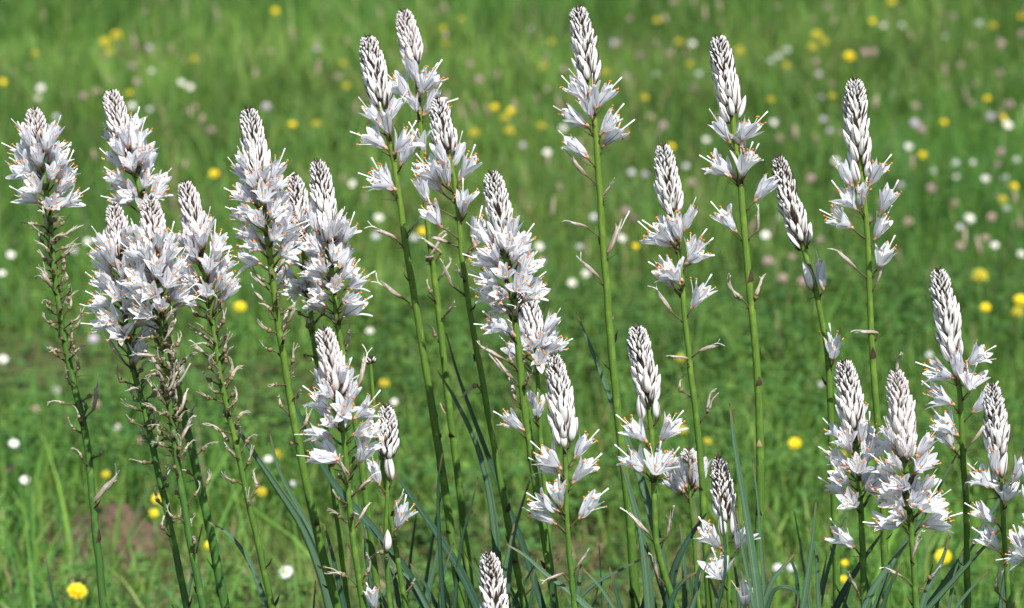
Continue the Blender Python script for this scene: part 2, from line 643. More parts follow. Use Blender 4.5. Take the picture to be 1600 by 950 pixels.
def build_grass():
    for name, bands, lowcut in (("meadow_grass", ((60000, 3.5, 6.0), (88000, 6.0, 10.5), (60000, 10.5, 17.0), (16000, 17.0, 34.0)), 0),
                                ("grass_underfoot", ((14000, 1.2, 3.5),), 0)):
        xs, ys, hs, ws = [], [], [], []
        for n, a, b in bands:
            x, y = scatter(n, a, b)
            m = keep_mask(x, y)
            x, y = x[m], y[m]
            cl = vnoise(x, y, 2.6, 5)
            keep = RNG.random(len(x)) < np.clip(np.where(y < 6.5, 0.20 + 1.7 * (cl - 0.22), 0.30 + 0.9 * cl), 0, 1)
            x, y, cl = x[keep], y[keep], cl[keep]
            far = np.clip((y - 5) / 8, 0, 1)
            h = RNG.gamma(4.0, 0.025, len(x)) * (0.30 + 1.25 * cl) * (0.50 + 0.85 * far) + 0.025
            xs.append(x); ys.append(y); hs.append(np.clip(h, 0.03, 0.38))
            ws.append(RNG.uniform(0.0028, 0.0062, len(x)) * (1 + 0.55 * far + (y > 17) * 1.2))
        if name == "meadow_grass":            # the meadow goes on to both sides of the view
            m = 75000
            y = 3.0 + 23.0 * RNG.random(m) ** 1.35
            x = np.sign(RNG.uniform(-1, 1, m)) * (0.21 * y + 0.45 + RNG.random(m) ** 1.4 * (0.45 * y + 1.6))
            cl = vnoise(x, y, 2.6, 5)
            far = np.clip((y - 5) / 8, 0, 1)
            xs.append(x); ys.append(y)
            hs.append(np.clip(RNG.gamma(4.0, 0.025, m) * (0.30 + 1.25 * cl) * (0.50 + 0.85 * far) + 0.035, 0.03, 0.38))
            ws.append(RNG.uniform(0.004, 0.009, m) * (1 + 0.9 * far))
        x, y, h, w = map(np.concatenate, (xs, ys, hs, ws))
        n = len(x)
        me = blades(name, x, y, h, w, RNG.uniform(0, 2 * np.pi, n), RNG.beta(2, 3, n) * 0.95, grass_tint(x, y, n), M_GRASS)
        o = obj(name, me, kind="stuff")
        o["label"] = "green meadow grass filling the whole background behind the asphodels" if name == "meadow_grass" else "short grass under the clump of asphodels"
        o["category"] = "grass"
    # taller loose blades just behind the flower stems, mostly at the left
    px = np.concatenate([RNG.uniform(-80, 560, 150), RNG.uniform(500, 1700, 150)])
    y = RNG.uniform(3.35, 4.7, len(px))
    x = (px - 800) / 800 * HT * y
    px = np.where((((px > 60) & (px < 235)) | ((px > 850) & (px < 1290))) & (RNG.random(len(px)) < 0.8), 3000, px)
    ok = px < 2500
    px, y, x = px[ok], y[ok], x[ok]
    h = RNG.uniform(0.14, 0.33, len(px)) * np.where(px < 560, 1.05, 0.8)
    n = len(px)
    t = grass_tint(x, y, n) * 1.12
    me = blades("tall_grass", x, y, h, RNG.uniform(0.0035, 0.0075, n), RNG.uniform(0, 2 * np.pi, n), RNG.beta(2, 3, n) * 1.1, t, M_GRASS, rows=6)
    o = obj("tall_grass", me, kind="stuff")
    o["label"] = "taller loose grass blades just behind the flower stems"
    o["category"] = "grass"


build_grass()


def build_herbs():
    """low clover and herb leaves between the grass"""
    n = 27000
    x, y = scatter(n, 3.3, 9.5)
    y = 3.3 + (y - 3.3) * np.where(RNG.random(n) < 0.75, 0.42, 0.9)
    m = keep_mask(x, y) & (RNG.random(n) < 0.16 + 1.4 * (vnoise(x, y, 2.1, 21) - 0.2))
    x, y = x[m], y[m]
    n = len(x)
    z = ground_np(x, y) + RNG.uniform(0.01, 0.10, n) * (0.4 + vnoise(x, y, 2.6, 5))
    rad = RNG.uniform(0.006, 0.016, n)
    az0 = RNG.uniform(0, 2 * np.pi, n)
    verts, tints = [], []
    pal = np.array([(0.080, 0.182, 0.034), (0.060, 0.150, 0.034), (0.108, 0.208, 0.038)])
    col = pal[RNG.integers(0, 3, n)] * RNG.uniform(0.75, 1.2, (n, 1))
    leaf = np.array([(0.1, 0), (0.75, -0.5), (1.15, -0.38), (1.25, 0.0), (1.15, 0.38), (0.75, 0.5)])
    for k in range(3):
        a = az0 + k * 2.0944
        ca, sa = np.cos(a), np.sin(a)
        tilt = RNG.uniform(-0.35, 0.5, n)
        V = np.zeros((n, 6, 3))
        for i, (lx, ly) in enumerate(leaf):
            V[:, i, 0] = x + rad * (lx * ca - ly * sa)
            V[:, i, 1] = y + rad * (lx * sa + ly * ca)
            V[:, i, 2] = z + rad * lx * tilt - rad * abs(ly) * 0.25
        verts.append(V)
        tints.append(col)
    V = np.concatenate(verts)
    T = np.concatenate(tints)
    N = len(V)
    tri = np.array([(0, 1, 2), (0, 2, 3), (0, 3, 4), (0, 4, 5)])
    F = (tri[None] + (np.arange(N) * 6)[:, None, None]).reshape(-1, 3)
    me = bpy.data.meshes.new("clover_leaves")
    me.vertices.add(N * 6)
    me.vertices.foreach_set("co", V.astype(np.float32).ravel())
    nf = len(F)
    me.loops.add(nf * 3)
    me.loops.foreach_set("vertex_index", F.astype(np.int32).ravel())
    me.polygons.add(nf)
    me.polygons.foreach_set("loop_start", np.arange(0, nf * 3, 3, dtype=np.int32))
    c = me.color_attributes.new("tint", 'FLOAT_COLOR', 'POINT')
    cc = np.ones((N, 6, 4), dtype=np.float32)
    cc[:, :, :3] = T[:, None, :]
    c.data.foreach_set("color", cc.ravel())
    me.materials.append(M_HERB)
    me.update()
    o = obj("clover_leaves", me, kind="stuff")
    o["label"] = "low clover and herb leaves carpeting the ground between grass blades"
    o["category"] = "ground cover"


build_herbs()


def build_litter():
    """dry straw lying on the bare places"""
    X, Y = [], []
    for bx, by, rx, ry, kp in BARE[1:]:
        m = 260
        X.append(bx + RNG.normal(0, 0.6, m) * rx * 1.6)
        Y.append(by + RNG.normal(0, 0.6, m) * ry * 1.4)
    x, y = np.concatenate(X), np.concatenate(Y)
    n = len(x)
    pal = np.array([(0.36, 0.28, 0.15), (0.27, 0.20, 0.11), (0.42, 0.36, 0.22), (0.17, 0.12, 0.07)])
    me = blades("dry_straw", x, y, RNG.uniform(0.03, 0.09, n), RNG.uniform(0.002, 0.005, n), RNG.uniform(0, 6.28, n), RNG.uniform(1.2, 2.4, n), pal[RNG.integers(0, 4, n)], M_GRASS)
    o = obj("dry_straw", me, kind="stuff")
    o["label"] = "dry straw lying on the bare patches at the bottom edge"
    o["category"] = "straw"


build_litter()


def build_seed_heads():
    """faded brownish pink grass panicles that mottle the far meadow"""
    n = 1500
    x, y = scatter(n, 5.5, 17.0)
    m = RNG.random(n) < 0.15 + 1.0 * vnoise(x, y, 0.9, 33) * np.clip(0.45 + x * 0.3, 0.15, 1)
    x, y = x[m], y[m]
    mb = MB()
    rnd = random.Random(3)
    for a, b in zip(x, y):
        h = rnd.uniform(0.12, 0.27)
        g = Vector((a, b, ground(a, b)))
        t = g + Vector((rnd.uniform(-0.04, 0.04), rnd.uniform(-0.04, 0.04), h))
        L = rnd.uniform(0.02, 0.05)
        d = Vector((rnd.uniform(-0.4, 0.4), rnd.uniform(-0.4, 0.4), 1)).normalized()
        mb.tube([g, t], [0.0009, 0.0007], 3, 0, cap=False)
        w = rnd.uniform(0.0025, 0.006)
        mb.tube([t, t + d * L * 0.35, t + d * L * 0.75, t + d * L], [0.001, w, w * 0.8, 0.0006], 5, 1, cap=False)
    o = obj("grass_seed_heads", mb.mesh("grass_seed_heads", [M_GRN, M_SEED]), kind="stuff")
    o["label"] = "faded brownish pink grass seed heads mottling the far meadow"
    o["category"] = "grass"


build_seed_heads()


# ------------------------------------------------------------------ asphodel pieces (unit length along +Z, shared meshes)
def bud_mesh(name, mats, curve, fat):
    mb = MB()
    n, rows = 12, 9
    vs, fs, uvs = [], [], []
    for i in range(rows):
        t = i / (rows - 1)
        r = fat * (math.sin(math.pi * min(1, t ** 0.82 * 0.97 + 0.03)) ** 0.72 if t < 1 else 0) + (0.012 if t in (0, 1) else 0)
        if t == 0:
            r = 0.05
        for k in range(n):
            a = 2 * math.pi * k / n
            rr = r * (1 + 0.07 * math.cos(3 * a + math.pi))
            vs.append((rr * math.cos(a), rr * math.sin(a) - curve * math.sin(t * math.pi), t))
            uvs.append((k / n, t))
    o = len(vs)
    # seam column so that the ribs keep their place in u
    for i in range(rows):
        vs.append(vs[i * n])
        uvs.append((1.0, i / (rows - 1)))
    for i in range(rows - 1):
        for k in range(n):
            a = i * n + k
            b = i * n + k + 1 if k < n - 1 else o + i
            c = (i + 1) * n + k + 1 if k < n - 1 else o + i + 1
            fs.append((a, b, c, (i + 1) * n + k))
    fs.append(tuple((rows - 1) * n + k for k in range(n)))
    mb.add(vs, fs, 0, uvs)
    return mb.mesh(name, mats)


BUDS = {False: [bud_mesh("bud", [M_BUD], c, f) for c, f in ((0.0, 0.172), (0.03, 0.184), (0.05, 0.165))],
        True: [bud_mesh("bud", [M_BUDP], c, f) for c, f in ((0.0, 0.172), (0.03, 0.182), (0.05, 0.165))]}


def petal_mesh(curl, fold, wid, twist=0.0, tipcurl=0.0, wav=0.0):
    mb = MB()
    rows, cols = 10, 5
    vs, fs, uvs = [], [], []
    p = Vector((0, 0, 0))
    ang = 0.0
    for i in range(rows):
        t = i / (rows - 1)
        w = wid * (math.sin(math.pi * min(1.0, 0.07 + 0.93 * t ** 1.0)) ** 0.62) if i < rows - 1 else 0.02
        if i == 0:
            w = 0.035
        tang = Vector((0, math.sin(ang), math.cos(ang)))
        nrm = Vector((0, math.cos(ang), -math.sin(ang)))
        tw = twist * t
        side = Vector((1, 0, 0)) * math.cos(tw) + nrm * math.sin(tw)
        nn = nrm * math.cos(tw) - Vector((1, 0, 0)) * math.sin(tw)
        for k in range(cols):
            s = (k / (cols - 1)) * 2 - 1
            q = p + side * (s * w) - nn * (fold * w * s * s) + nn * (wav * 0.03 * math.sin(6 * t + 2.0 * s))
            vs.append(tuple(q))
            uvs.append((k / (cols - 1), t))
        step = 1.0 / (rows - 1)
        p = p + tang * step
        ang += curl * step * (0.5 + 1.0 * t) + tipcurl * step * (t ** 4) * 4
    for i in range(rows - 1):
        for k in range(cols - 1):
            a = i * cols + k
            fs.append((a, a + 1, a + cols + 1, a + cols))
    mb.add(vs, fs, 0, uvs)
    return mb.mesh("petal", [M_PETAL])


PETALS = [petal_mesh(0.05, 0.40, 0.175), petal_mesh(0.30, 0.30, 0.182, 0.15, 0.0, 0.4), petal_mesh(-0.25, 0.5, 0.165, -0.2),
          petal_mesh(0.45, 0.3, 0.168, 0.25, 0.5, 0.9), petal_mesh(0.10, 0.6, 0.158, -0.4, -0.4, 0.8), petal_mesh(-0.15, 0.25, 0.175, 0.1, 0.3, 0.6),
          petal_mesh(0.1, 0.8, 0.155, 0.5, 0.9, 1.0)]


def stamen_mesh(seed, spread):
    rnd = random.Random(seed)
    mb = MB()
    for k in range(6):
        az = k * math.pi / 3 + 0.5 + rnd.uniform(-0.25, 0.25)
        L = rnd.uniform(0.60, 1.06)
        sp = spread * rnd.uniform(0.6, 1.35)
        pts, rads = [], []
        for i in range(8):
            t = i / 7
            rad = 0.03 + sp * L * (t ** 1.3) * 0.8
            z = L * t * (1 - 0.28 * sp * t)
            side = 0.05 * math.sin(t * 3 + k)
            pts.append((rad * math.cos(az) - side * math.sin(az), rad * math.sin(az) + side * math.cos(az), z))
            rads.append(0.0125 - 0.003 * t)
        mb.tube(pts, rads, 5, 0)
        e = Vector(pts[-1])
        d = Vector((rnd.uniform(-1, 1), rnd.uniform(-1, 1), rnd.uniform(-0.5, 0.6))).normalized()
        al = rnd.uniform(0.045, 0.07)
        mb.tube([e - d * al, e - d * al * 0.6, e, e + d * al * 0.6, e + d * al], [0.009, 0.028, 0.033, 0.028, 0.009], 6, 1)
    az = rnd.uniform(0, 6.28)
    pts = [(0.02 + 0.32 * spread * (i / 6) ** 1.6 * math.cos(az) * 1.4, 0.32 * spread * (i / 6) ** 1.6 * math.sin(az) * 1.4, 1.28 * i / 6) for i in range(7)]
    mb.tube(pts, [0.030, 0.028, 0.026, 0.024, 0.022, 0.022, 0.028], 5, 0)
    return mb.mesh("stamen", [M_FIL, M_ANTH])


STAMENS = [stamen_mesh(s, sp) for s, sp in ((1, 0.28), (2, 0.42), (3, 0.36), (4, 0.5), (5, 0.24))]


def receptacle_mesh():
    mb = MB()
    mb.tube([(0, 0, -0.06), (0, 0, -0.02), (0, 0, 0.03), (0, 0, 0.09), (0, 0, 0.15), (0, 0, 0.18)], [0.03, 0.05, 0.068, 0.07, 0.05, 0.01], 8, 0)
    return mb.mesh("flower", [mat_noise("receptacle", (0.30, 0.20, 0.08), (0.62, 0.36, 0.24), 12)])


RECEPT = receptacle_mesh()


def unit_pedicel():
    mb = MB()
    pts = [(0, 0.10 * math.sin(math.pi * i / 5), i / 5) for i in range(6)]
    mb.tube(pts, [1.25, 0.95, 0.85, 0.85, 0.95, 1.2], 6, 0)
    # radius is in millimetres and is scaled by the object
    return mb.mesh("pedicel", [M_PED])


def pedicel_mesh():
    mb = MB()
    pts = [(0, 0.06 * math.sin(math.pi * i / 5), i / 5) for i in range(6)]
    mb.tube(pts, [0.115, 0.085, 0.075, 0.075, 0.085, 0.11], 6, 0)
    return mb.mesh("pedicel", [M_PED])


PEDICEL = pedicel_mesh()


def withered_mesh(seed):
    """closed faded flower: six collapsed tepals twisted into a bundle, their tips apart"""
    rnd = random.Random(seed)
    mb = MB()
    tw = rnd.uniform(-1.4, 1.4)
    bend = rnd.uniform(-0.25, 0.25)
    for k in range(6):
        az0 = k * math.pi / 3 + rnd.uniform(-0.2, 0.2)
        L = rnd.uniform(0.72, 1.08)
        w0 = rnd.uniform(0.042, 0.072)
        splay = rnd.choice((0, 0.05, 0.1, 0.3))
        rows = 9
        vs, uvs, fs = [], [], []
        for i in range(rows):
            t = i / (rows - 1)
            az = az0 + tw * t + 0.25 * math.sin(5 * t + k)
            r = 0.03 + 0.05 * math.sin(math.pi * min(1, 0.1 + 0.85 * t)) + splay * max(0, t - 0.72) ** 1.3 * 2 + 0.012 * math.sin(9 * t + 2 * k)
            w = w0 * math.sin(math.pi * min(1, 0.12 + 0.82 * t)) ** 0.6 * (1 + 0.2 * math.sin(7 * t + k))
            c, sn = math.cos(az), math.sin(az)
            z = t * L - splay * max(0, t - 0.8)
            for q, (u, dr) in enumerate(((-1, -0.35), (-0.5, 0.1), (0, 0.35), (0.5, 0.1), (1, -0.35))):
                rr = r + dr * w
                vs.append((rr * c - u * w * sn + bend * t * t, rr * sn + u * w * c, z))
                uvs.append((q / 4, t))
        for i in range(rows - 1):
            for q in range(4):
                a = i * 5 + q
                fs.append((a, a + 1, a + 6, a + 5))
        mb.add(vs, fs, 0, uvs)
    for q in range(2):
        az = rnd.uniform(0, 6.28)
        sp = rnd.uniform(0.1, 0.4)
        pts = [(bend * t * t + sp * max(0, t - 0.7) * 2.2 * math.cos(az), sp * max(0, t - 0.7) * 2.2 * math.sin(az), 0.3 + t - 0.5 * max(0, t - 0.8)) for t in [n / 6 * 1.1 for n in range(7)]]
        mb.tube(pts, [0.014] * 7, 5, 1)
    return mb.mesh("withered_flower", [M_DRYP, M_FIL])


WITHERED = [withered_mesh(s) for s in range(5)]


def curl_mesh(seed):
    """dried remains of a flower: a twisted rope of tepals whose ends curl apart"""
    rnd = random.Random(100 + seed)
    mb = MB()
    bend_az = rnd.uniform(0, 6.28)
    bend = rnd.uniform(0.2, 1.5)
    ns = rnd.choice((2, 3, 3, 4))
    split = rnd.uniform(0.35, 0.7)
    for s in range(ns):
        p = Vector((0.02 * math.cos(s * 2.1), 0.02 * math.sin(s * 2.1), 0))
        d = Vector((rnd.uniform(-0.2, 0.2), rnd.uniform(-0.2, 0.2), 1)).normalized()
        L = rnd.uniform(0.75, 1.15)
        kaz = rnd.uniform(0, 6.28)
        kc = rnd.uniform(1.0, 4.0)
        pts, rads = [], []
        N = 11
        for i in range(N):
            t = i / (N - 1)
            ang = s * 2.1 + t * 7
            off = Vector((math.cos(ang), math.sin(ang), 0)) * 0.035 * (1 - t)
            pts.append(tuple(p + off))
            rads.append(0.046 * (1 - 0.6 * t) if i else 0.04)
            bd = Vector((math.cos(bend_az), math.sin(bend_az), -0.25)) * bend
            if t > split:
                bd = bd + Vector((math.cos(kaz), math.sin(kaz), -0.4)) * kc
            d = (d + bd * (1.0 / N)).normalized()
            p = p + d * (L / N)
        mb.tube(pts, rads, 5, 0)
    return mb.mesh("withered_petal", [M_DRY])


CURLS = [curl_mesh(s) for s in range(9)]


def capsule_mesh():
    mb = MB()
    prof = [(0.0, 0.25), (0.10, 0.55), (0.32, 0.92), (0.58, 1.0), (0.82, 0.80), (0.97, 0.45), (1.05, 0.2)]
    n = 12
    vs, fs = [], []
    for z, r in prof:
        for k in range(n):
            a = 2 * math.pi * k / n
            vs.append((0.5 * r * math.cos(a) * (1 + 0.06 * math.cos(3 * a)), 0.5 * r * math.sin(a) * (1 + 0.06 * math.cos(3 * a)), z))
    for i in range(len(prof) - 1):
        for k in range(n):
            k2 = (k + 1) % n
            fs.append((i * n + k, i * n + k2, (i + 1) * n + k2, (i + 1) * n + k))
    mb.add(vs, fs[:-n * 2], 0)
    mb.add(vs, fs[-n * 2:], 1)
    return mb.mesh("seed_capsule", [M_CAPS, M_CAPSD])


CAPSULE = capsule_mesh()


def spline(pts, n):
    """Catmull-Rom through 2-D points"""
    P = [np.array(p, float) for p in pts]
    P = [2 * P[0] - P[1]] + P + [2 * P[-1] - P[-2]]
    out = []
    segs = len(P) - 3
    for i in range(segs):
        a, b, c, d = P[i:i + 4]
        m = max(2, int(n / segs))
        for k in range(m):
            t = k / m
            out.append(0.5 * ((2 * b) + (c - a) * t + (2 * a - 5 * b + 4 * c - d) * t * t + (-a + 3 * b - 3 * c + d) * t ** 3))
    out.append(P[-2])
    return out


GOLD = R(137.508)
STALKS = []      # (root, base point, px of base) for the leaves
DOWN = Vector((0, 0, -1))


class Stalk:
    def __init__(self, label, Y, path, buds, flowers=None, caps=(), put=(), k=1.0, loose=1.0, stem='f', rosy=False, seed=0, lean=0.0, fat=1.0, dark=1.0):
        self.rnd = rnd = random.Random(seed * 31 + 5)
        self.Y = Y
        P2 = spline(path, 64)
        pts = [at(p[0] + 1.3 * noise.noise(Vector((p[1] * 0.021, seed * 3.7, 0))) + 0.5 * noise.noise(Vector((p[1] * 0.08, seed * 3.7, 5))), p[1], Y + lean * (p[1] - 475) / 800) for p in P2]
        pys = [p[1] for p in P2]
        d = (pts[-1] - pts[-5]).normalized()
        p = pts[-1].copy()
        while True:
            d = (d + DOWN * 0.02).normalized()
            p = p + d * 0.03
            if p.z < ground(p.x, p.y) - 0.02:
                break
            pts.append(p.copy())
            pys.append(pys[-1] + 50)
        pts.append(p.copy())
        pys.append(pys[-1] + 50)
        self.base = base = Vector((p.x, p.y, ground(p.x, p.y)))
        self.pts, self.pys = pts, np.array(pys)
        S = [0.0]
        for i in range(1, len(pts)):
            S.append(S[-1] + (pts[i] - pts[i - 1]).length)
        self.S = np.array(S)
        self.A = np.array([tuple(q) for q in pts])
        self.k = k
        self.root = root = thing("asphodel", base, label, "asphodel", "white asphodels standing in a row in the meadow")
        # stem
        mb = MB()
        SS = [s for s in self.S if s > 0.004]
        mb.tube([self.P(s) - base for s in SS], [self.rad(s) for s in SS], 10, 0)
        obj("stem", mb.mesh("stem", [M_STEM if stem == 'f' else M_STEM_SHADED]), root)
        self.bracts = MB()
        self.rosy = rosy
        self.fat = fat
        self.dark = dark * (0.6 if rosy else 1.0)
        self.phi0 = rnd.uniform(0, 6.28)
        self.count = 0
        sb = self.s_at(buds)
        self.buds(sb, loose)
        if flowers:
            sf = self.s_at(flowers[0])
            self.auto_flowers(sb - 0.006, sf, round(flowers[1] * 1.36))
        for c in caps:
            self.auto_caps(self.s_at(c[0]), self.s_at(c[1]), c[2])
        for e in put:
            self.put(*e)
        s = self.s_at(max(path[1][1], (caps[-1][1] if caps else buds + 180)))
        while s < self.S[-1] - 0.2:
            s += rnd.uniform(0.02, 0.08)
            ph = rnd.uniform(0, 6.28)
            self.bract(s, ph, rnd.uniform(0.005, 0.014), R(rnd.uniform(10, 60)), rnd.uniform(0.0020, 0.0038), tan=rnd.random() < 0.3)
        obj("bract", self.bracts.mesh("bract", [M_BRACT, M_BRACTT]), root, kind="stuff")
        STALKS.append((root, base))

    def P(self, s):
        return Vector([float(np.interp(s, self.S, self.A[:, i])) for i in range(3)])

    def T(self, s):
        return (self.P(s + 0.004) - self.P(max(0, s - 0.004))).normalized()

    def s_at(self, py):
        return float(np.interp(py, self.pys, self.S))

    def rad(self, s):
        return 0.90 * self.k * float(np.interp(s, [0, 0.03, 0.10, 0.25, 0.5, 0.9], [0.0019, 0.0026, 0.0031, 0.0038, 0.0047, 0.0058]))

    def radial(self, s, phi):
        t = self.T(s)
        a = t.cross(Vector((0, 1, 0))).normalized()
        b = t.cross(a)
        return a * math.cos(phi) + b * math.sin(phi), -t

    def bract(self, s, phi, L, ang, w=0.0022, tan=False, droop=0.0, start=None):
        rad, up = self.radial(s, phi)
        side = rad.cross(up)
        o = self.P(s) + rad * (start or self.rad(s) * 0.8) - self.base
        vs, uvs = [], []
        d = (up * math.cos(ang) + rad * math.sin(ang)).normalized()
        p = o
        n = 5
        for i in range(n):
            t = i / (n - 1)
            ww = w * (1 - t ** 1.5) + 0.0002
            vs += [p - side * ww, p + rad * ww * 0.45, p + side * ww]
            p = p + d * (L / (n - 1))
            d = (d + (up * 0.12 - rad * 0.03) - Vector((0, 0, 1)) * droop).normalized()
        fs = []
        for i in range(n - 1):
            a = i * 3
            fs += [(a, a + 1, a + 4, a + 3), (a + 1, a + 2, a + 5, a + 4)]
        self.bracts.add(vs, fs, 1 if tan else 0)

    def buds(self, sb, loose):
        rnd = self.rnd
        tips = MB()
        s, i = 0.0040, 0
        F = self.fat
        total = max(sb, 0.02)
        while s < sb + 0.004:
            smm = s * 1000 - 2.5
            L = (4.2 + 0.285 * smm) * F
            L = min(L, 22.5)
            Rr = float(np.interp(smm, [0, 6, 14, 26, 50, 120], [3.5, 6.0, 8.5, 10.5, 11.8, 12.5]))
            q = s / total
            lz = 1.0 + (loose - 1.0) * max(0, (q - 0.35) / 0.65) ** 1.3
            phi = self.phi0 + i * GOLD + rnd.uniform(-0.14, 0.14)
            rad, up = self.radial(s, phi)
            tilt = R(float(np.interp(smm, [0, 4, 10, 26, 60, 120], [22, 38, 33, 25, 20, 19])) + rnd.uniform(-4, 4.5))
            r0 = float(np.interp(smm, [0, 3, 8, 22, 60], [1.2, 3.2, 4.8, 5.9, 5.2])) / 1000 * (0.6 + 0.4 * self.k)
            b = self.P(s) + rad * r0 - self.base
            d = up * math.cos(tilt) + rad * math.sin(tilt)
            Lm = L / 1000 * rnd.uniform(0.82, 1.13)
            rot = frame_z(d, 0)
            # turn the curved side of the bud outward
            ly = rot.transposed() @ rad
            rot = rot @ Matrix.Rotation(math.atan2(ly.x, -ly.y) * -1 + math.pi, 3, 'Z') @ Matrix.Rotation(rnd.uniform(-0.5, 0.5), 3, 'Z')
            me = rnd.choice(BUDS[self.rosy])
            if L < 7.2:
                M = rot.to_4x4()
                M.translation = b
                M = M @ Matrix.Diagonal((Lm, Lm, Lm, 1))
                tips.add([M @ v.co for v in me.vertices], [tuple(p.vertices) for p in me.polygons], 0,
                         None)
                uvs = [None] * len(me.vertices)
                for lp in me.loops:
                    uvs[lp.vertex_index] = tuple(me.uv_layers[0].data[lp.index].uv)
                tips.uv[-len(uvs):] = [u or (0.5, 0.5) for u in uvs]
            else:
                fatk = rnd.uniform(0.84, 1.12)
                obj("bud", me, self.root, b, rot, (Lm * fatk, Lm * fatk, Lm))
            self.bract(s + 0.0015, phi + rnd.uniform(-0.3, 0.3), Lm * rnd.uniform(0.75, 1.05) + 0.0012, tilt + 0.22, (0.0010 + 0.00004 * min(smm, 20)) * self.dark, start=r0 * 1.0)
            s += max(0.00022, (0.37 * L * 0.56 * L) / (2 * math.pi * Rr) / 1000 * 1.18 * lz)
            i += 1
        self.count = i
        for j in range(4 if self.rosy else 13):
            self.bract(0.0015 + 0.004 * j / 13, j * GOLD, rnd.uniform(0.003, 0.0055), R(rnd.uniform(15, 60)), 0.0011)
        if tips.v:
            obj("bud_tip", tips.mesh("bud_tip", [M_BUDP if self.rosy else M_BUD]), self.root, kind="stuff")

    def pedicel(self, a, b):
        d = b - a
        L = d.length
        if L < 0.003:
            return
        r = 0.0125 / max(L, 0.001)
        rr = 1.0
        k = 0.0105
        obj("pedicel", PEDICEL, self.root, a, frame_z(d, self.rnd.uniform(0, 6.28)), (k, k, L))

    def flower(self, b, d, L, op, kind='f'):
        """b base of the flower relative to the root, d its axis, op how far it has opened (degrees)"""
        rnd = self.rnd
        fl = obj("flower", RECEPT, self.root, b, frame_z(d, rnd.uniform(0, 6.28)), L)
        if op < 22:
            pool = [PETALS[0], PETALS[2], PETALS[4], PETALS[5]]
        else:
            pool = PETALS
        for k in range(6):
            o = op * (1.0 if k % 2 else 0.86) + rnd.uniform(-9, 9) * min(1, op / 30)
            sc = rnd.uniform(0.86, 1.06)
            w = sc * (1.0 if k % 2 else 1.12)
            obj("petal", rnd.choice(pool), fl, (0, 0, 0.02 + 0.012 * (k % 2)), (-R(o), 0, k * math.pi / 3 + rnd.uniform(-0.18, 0.18)), (w, sc, sc))
        obj("stamen", rnd.choice(STAMENS), fl, (0, 0, 0.06), (rnd.uniform(-0.12, 0.12), rnd.uniform(-0.12, 0.12), rnd.uniform(0, 6.28)),
            1.0 if op > 20 else (0.5, 0.5, 1.0), kind="stuff")

    def auto_flowers(self, s0, s1, n):
        rnd = self.rnd
        for j in range(n):
            q = (j + 0.5) / n
            s = s0 + (s1 - s0) * q + rnd.uniform(-0.004, 0.004)
            phi = self.phi0 + (self.count + j) * GOLD + rnd.uniform(-0.2, 0.2)
            rad, up = self.radial(s, phi)
            r = self.rad(s)
            node = self.P(s + 0.004) + rad * r * 0.7 - self.base
            ang = R(24 + 34 * min(1, q * 1.3) + rnd.uniform(-10, 12))
            pl = rnd.uniform(0.006, 0.012) + 0.004 * q
            b = node + (up * 0.8 + rad * 0.9).normalized() * pl
            d = up * math.cos(ang) + rad * math.sin(ang)
            L = rnd.uniform(0.0225, 0.0270)
            op = rnd.uniform(18, 35) if q > 0.12 else rnd.uniform(12, 22)
            self.pedicel(node, b)
            self.bract(s + 0.005, phi, rnd.uniform(0.010, 0.018), R(rnd.uniform(45, 85)), 0.0016)
            if q > 0.9 and rnd.random() < 0.35:
                obj("withered_flower", rnd.choice(WITHERED), self.root, b, frame_z(d, rnd.uniform(0, 6)), L)
            else:
                self.flower(b, d, L, op)
        self.count += n

    def capsule(self, b, d, size, curl=True, mesh=None):
        rnd = self.rnd
        c = obj("seed_capsule", CAPSULE, self.root, b, frame_z(d, rnd.uniform(0, 6)), size)
        if curl:
            L = rnd.uniform(0.011, 0.019) / size
            dz = Vector((rnd.uniform(-0.6, 0.6), rnd.uniform(-0.6, 0.6), 1))
            obj("withered_petal", mesh or rnd.choice(CURLS), c, (0, 0, 0.9), frame_z(dz, rnd.uniform(0, 6)), L)

    def auto_caps(self, s0, s1, n):
        rnd = self.rnd
        n = max(2, round(n * 0.86))
        for j in range(n):
            s = s0 + (s1 - s0) * (j + rnd.random()) / n
            phi = self.phi0 + (self.count + j) * GOLD + rnd.uniform(-0.3, 0.3)
            rad, up = self.radial(s, phi)
            node = self.P(s) + rad * self.rad(s) * 0.8 - self.base
            ang = R(rnd.uniform(28, 75))
            pl = rnd.uniform(0.006, 0.014)
            d = up * math.cos(ang) + rad * math.sin(ang)
            b = node + d * pl
            self.pedicel(node, b)
            d2 = (d + up * rnd.uniform(-0.2, 0.9) + Vector((rnd.uniform(-.3, .3), rnd.uniform(-.3, .3), 0))).normalized()
            u = rnd.random()
            if u < 0.12:
                obj("withered_flower", rnd.choice(WITHERED), self.root, b, frame_z(d2, rnd.uniform(0, 6)), rnd.uniform(0.015, 0.021))
            else:
                self.capsule(b - d2 * 0.001, d2, rnd.uniform(0.0038, 0.0056), u < 0.93)
            self.bract(s + 0.001, phi, rnd.uniform(0.007, 0.016), R(rnd.uniform(35, 100)), 0.0017, droop=rnd.uniform(0, 0.3))
            if rnd.random() < 0.5:
                self.bract(s + 0.002, phi, 0.0035, R(60), 0.0024, tan=True)
        self.count += n

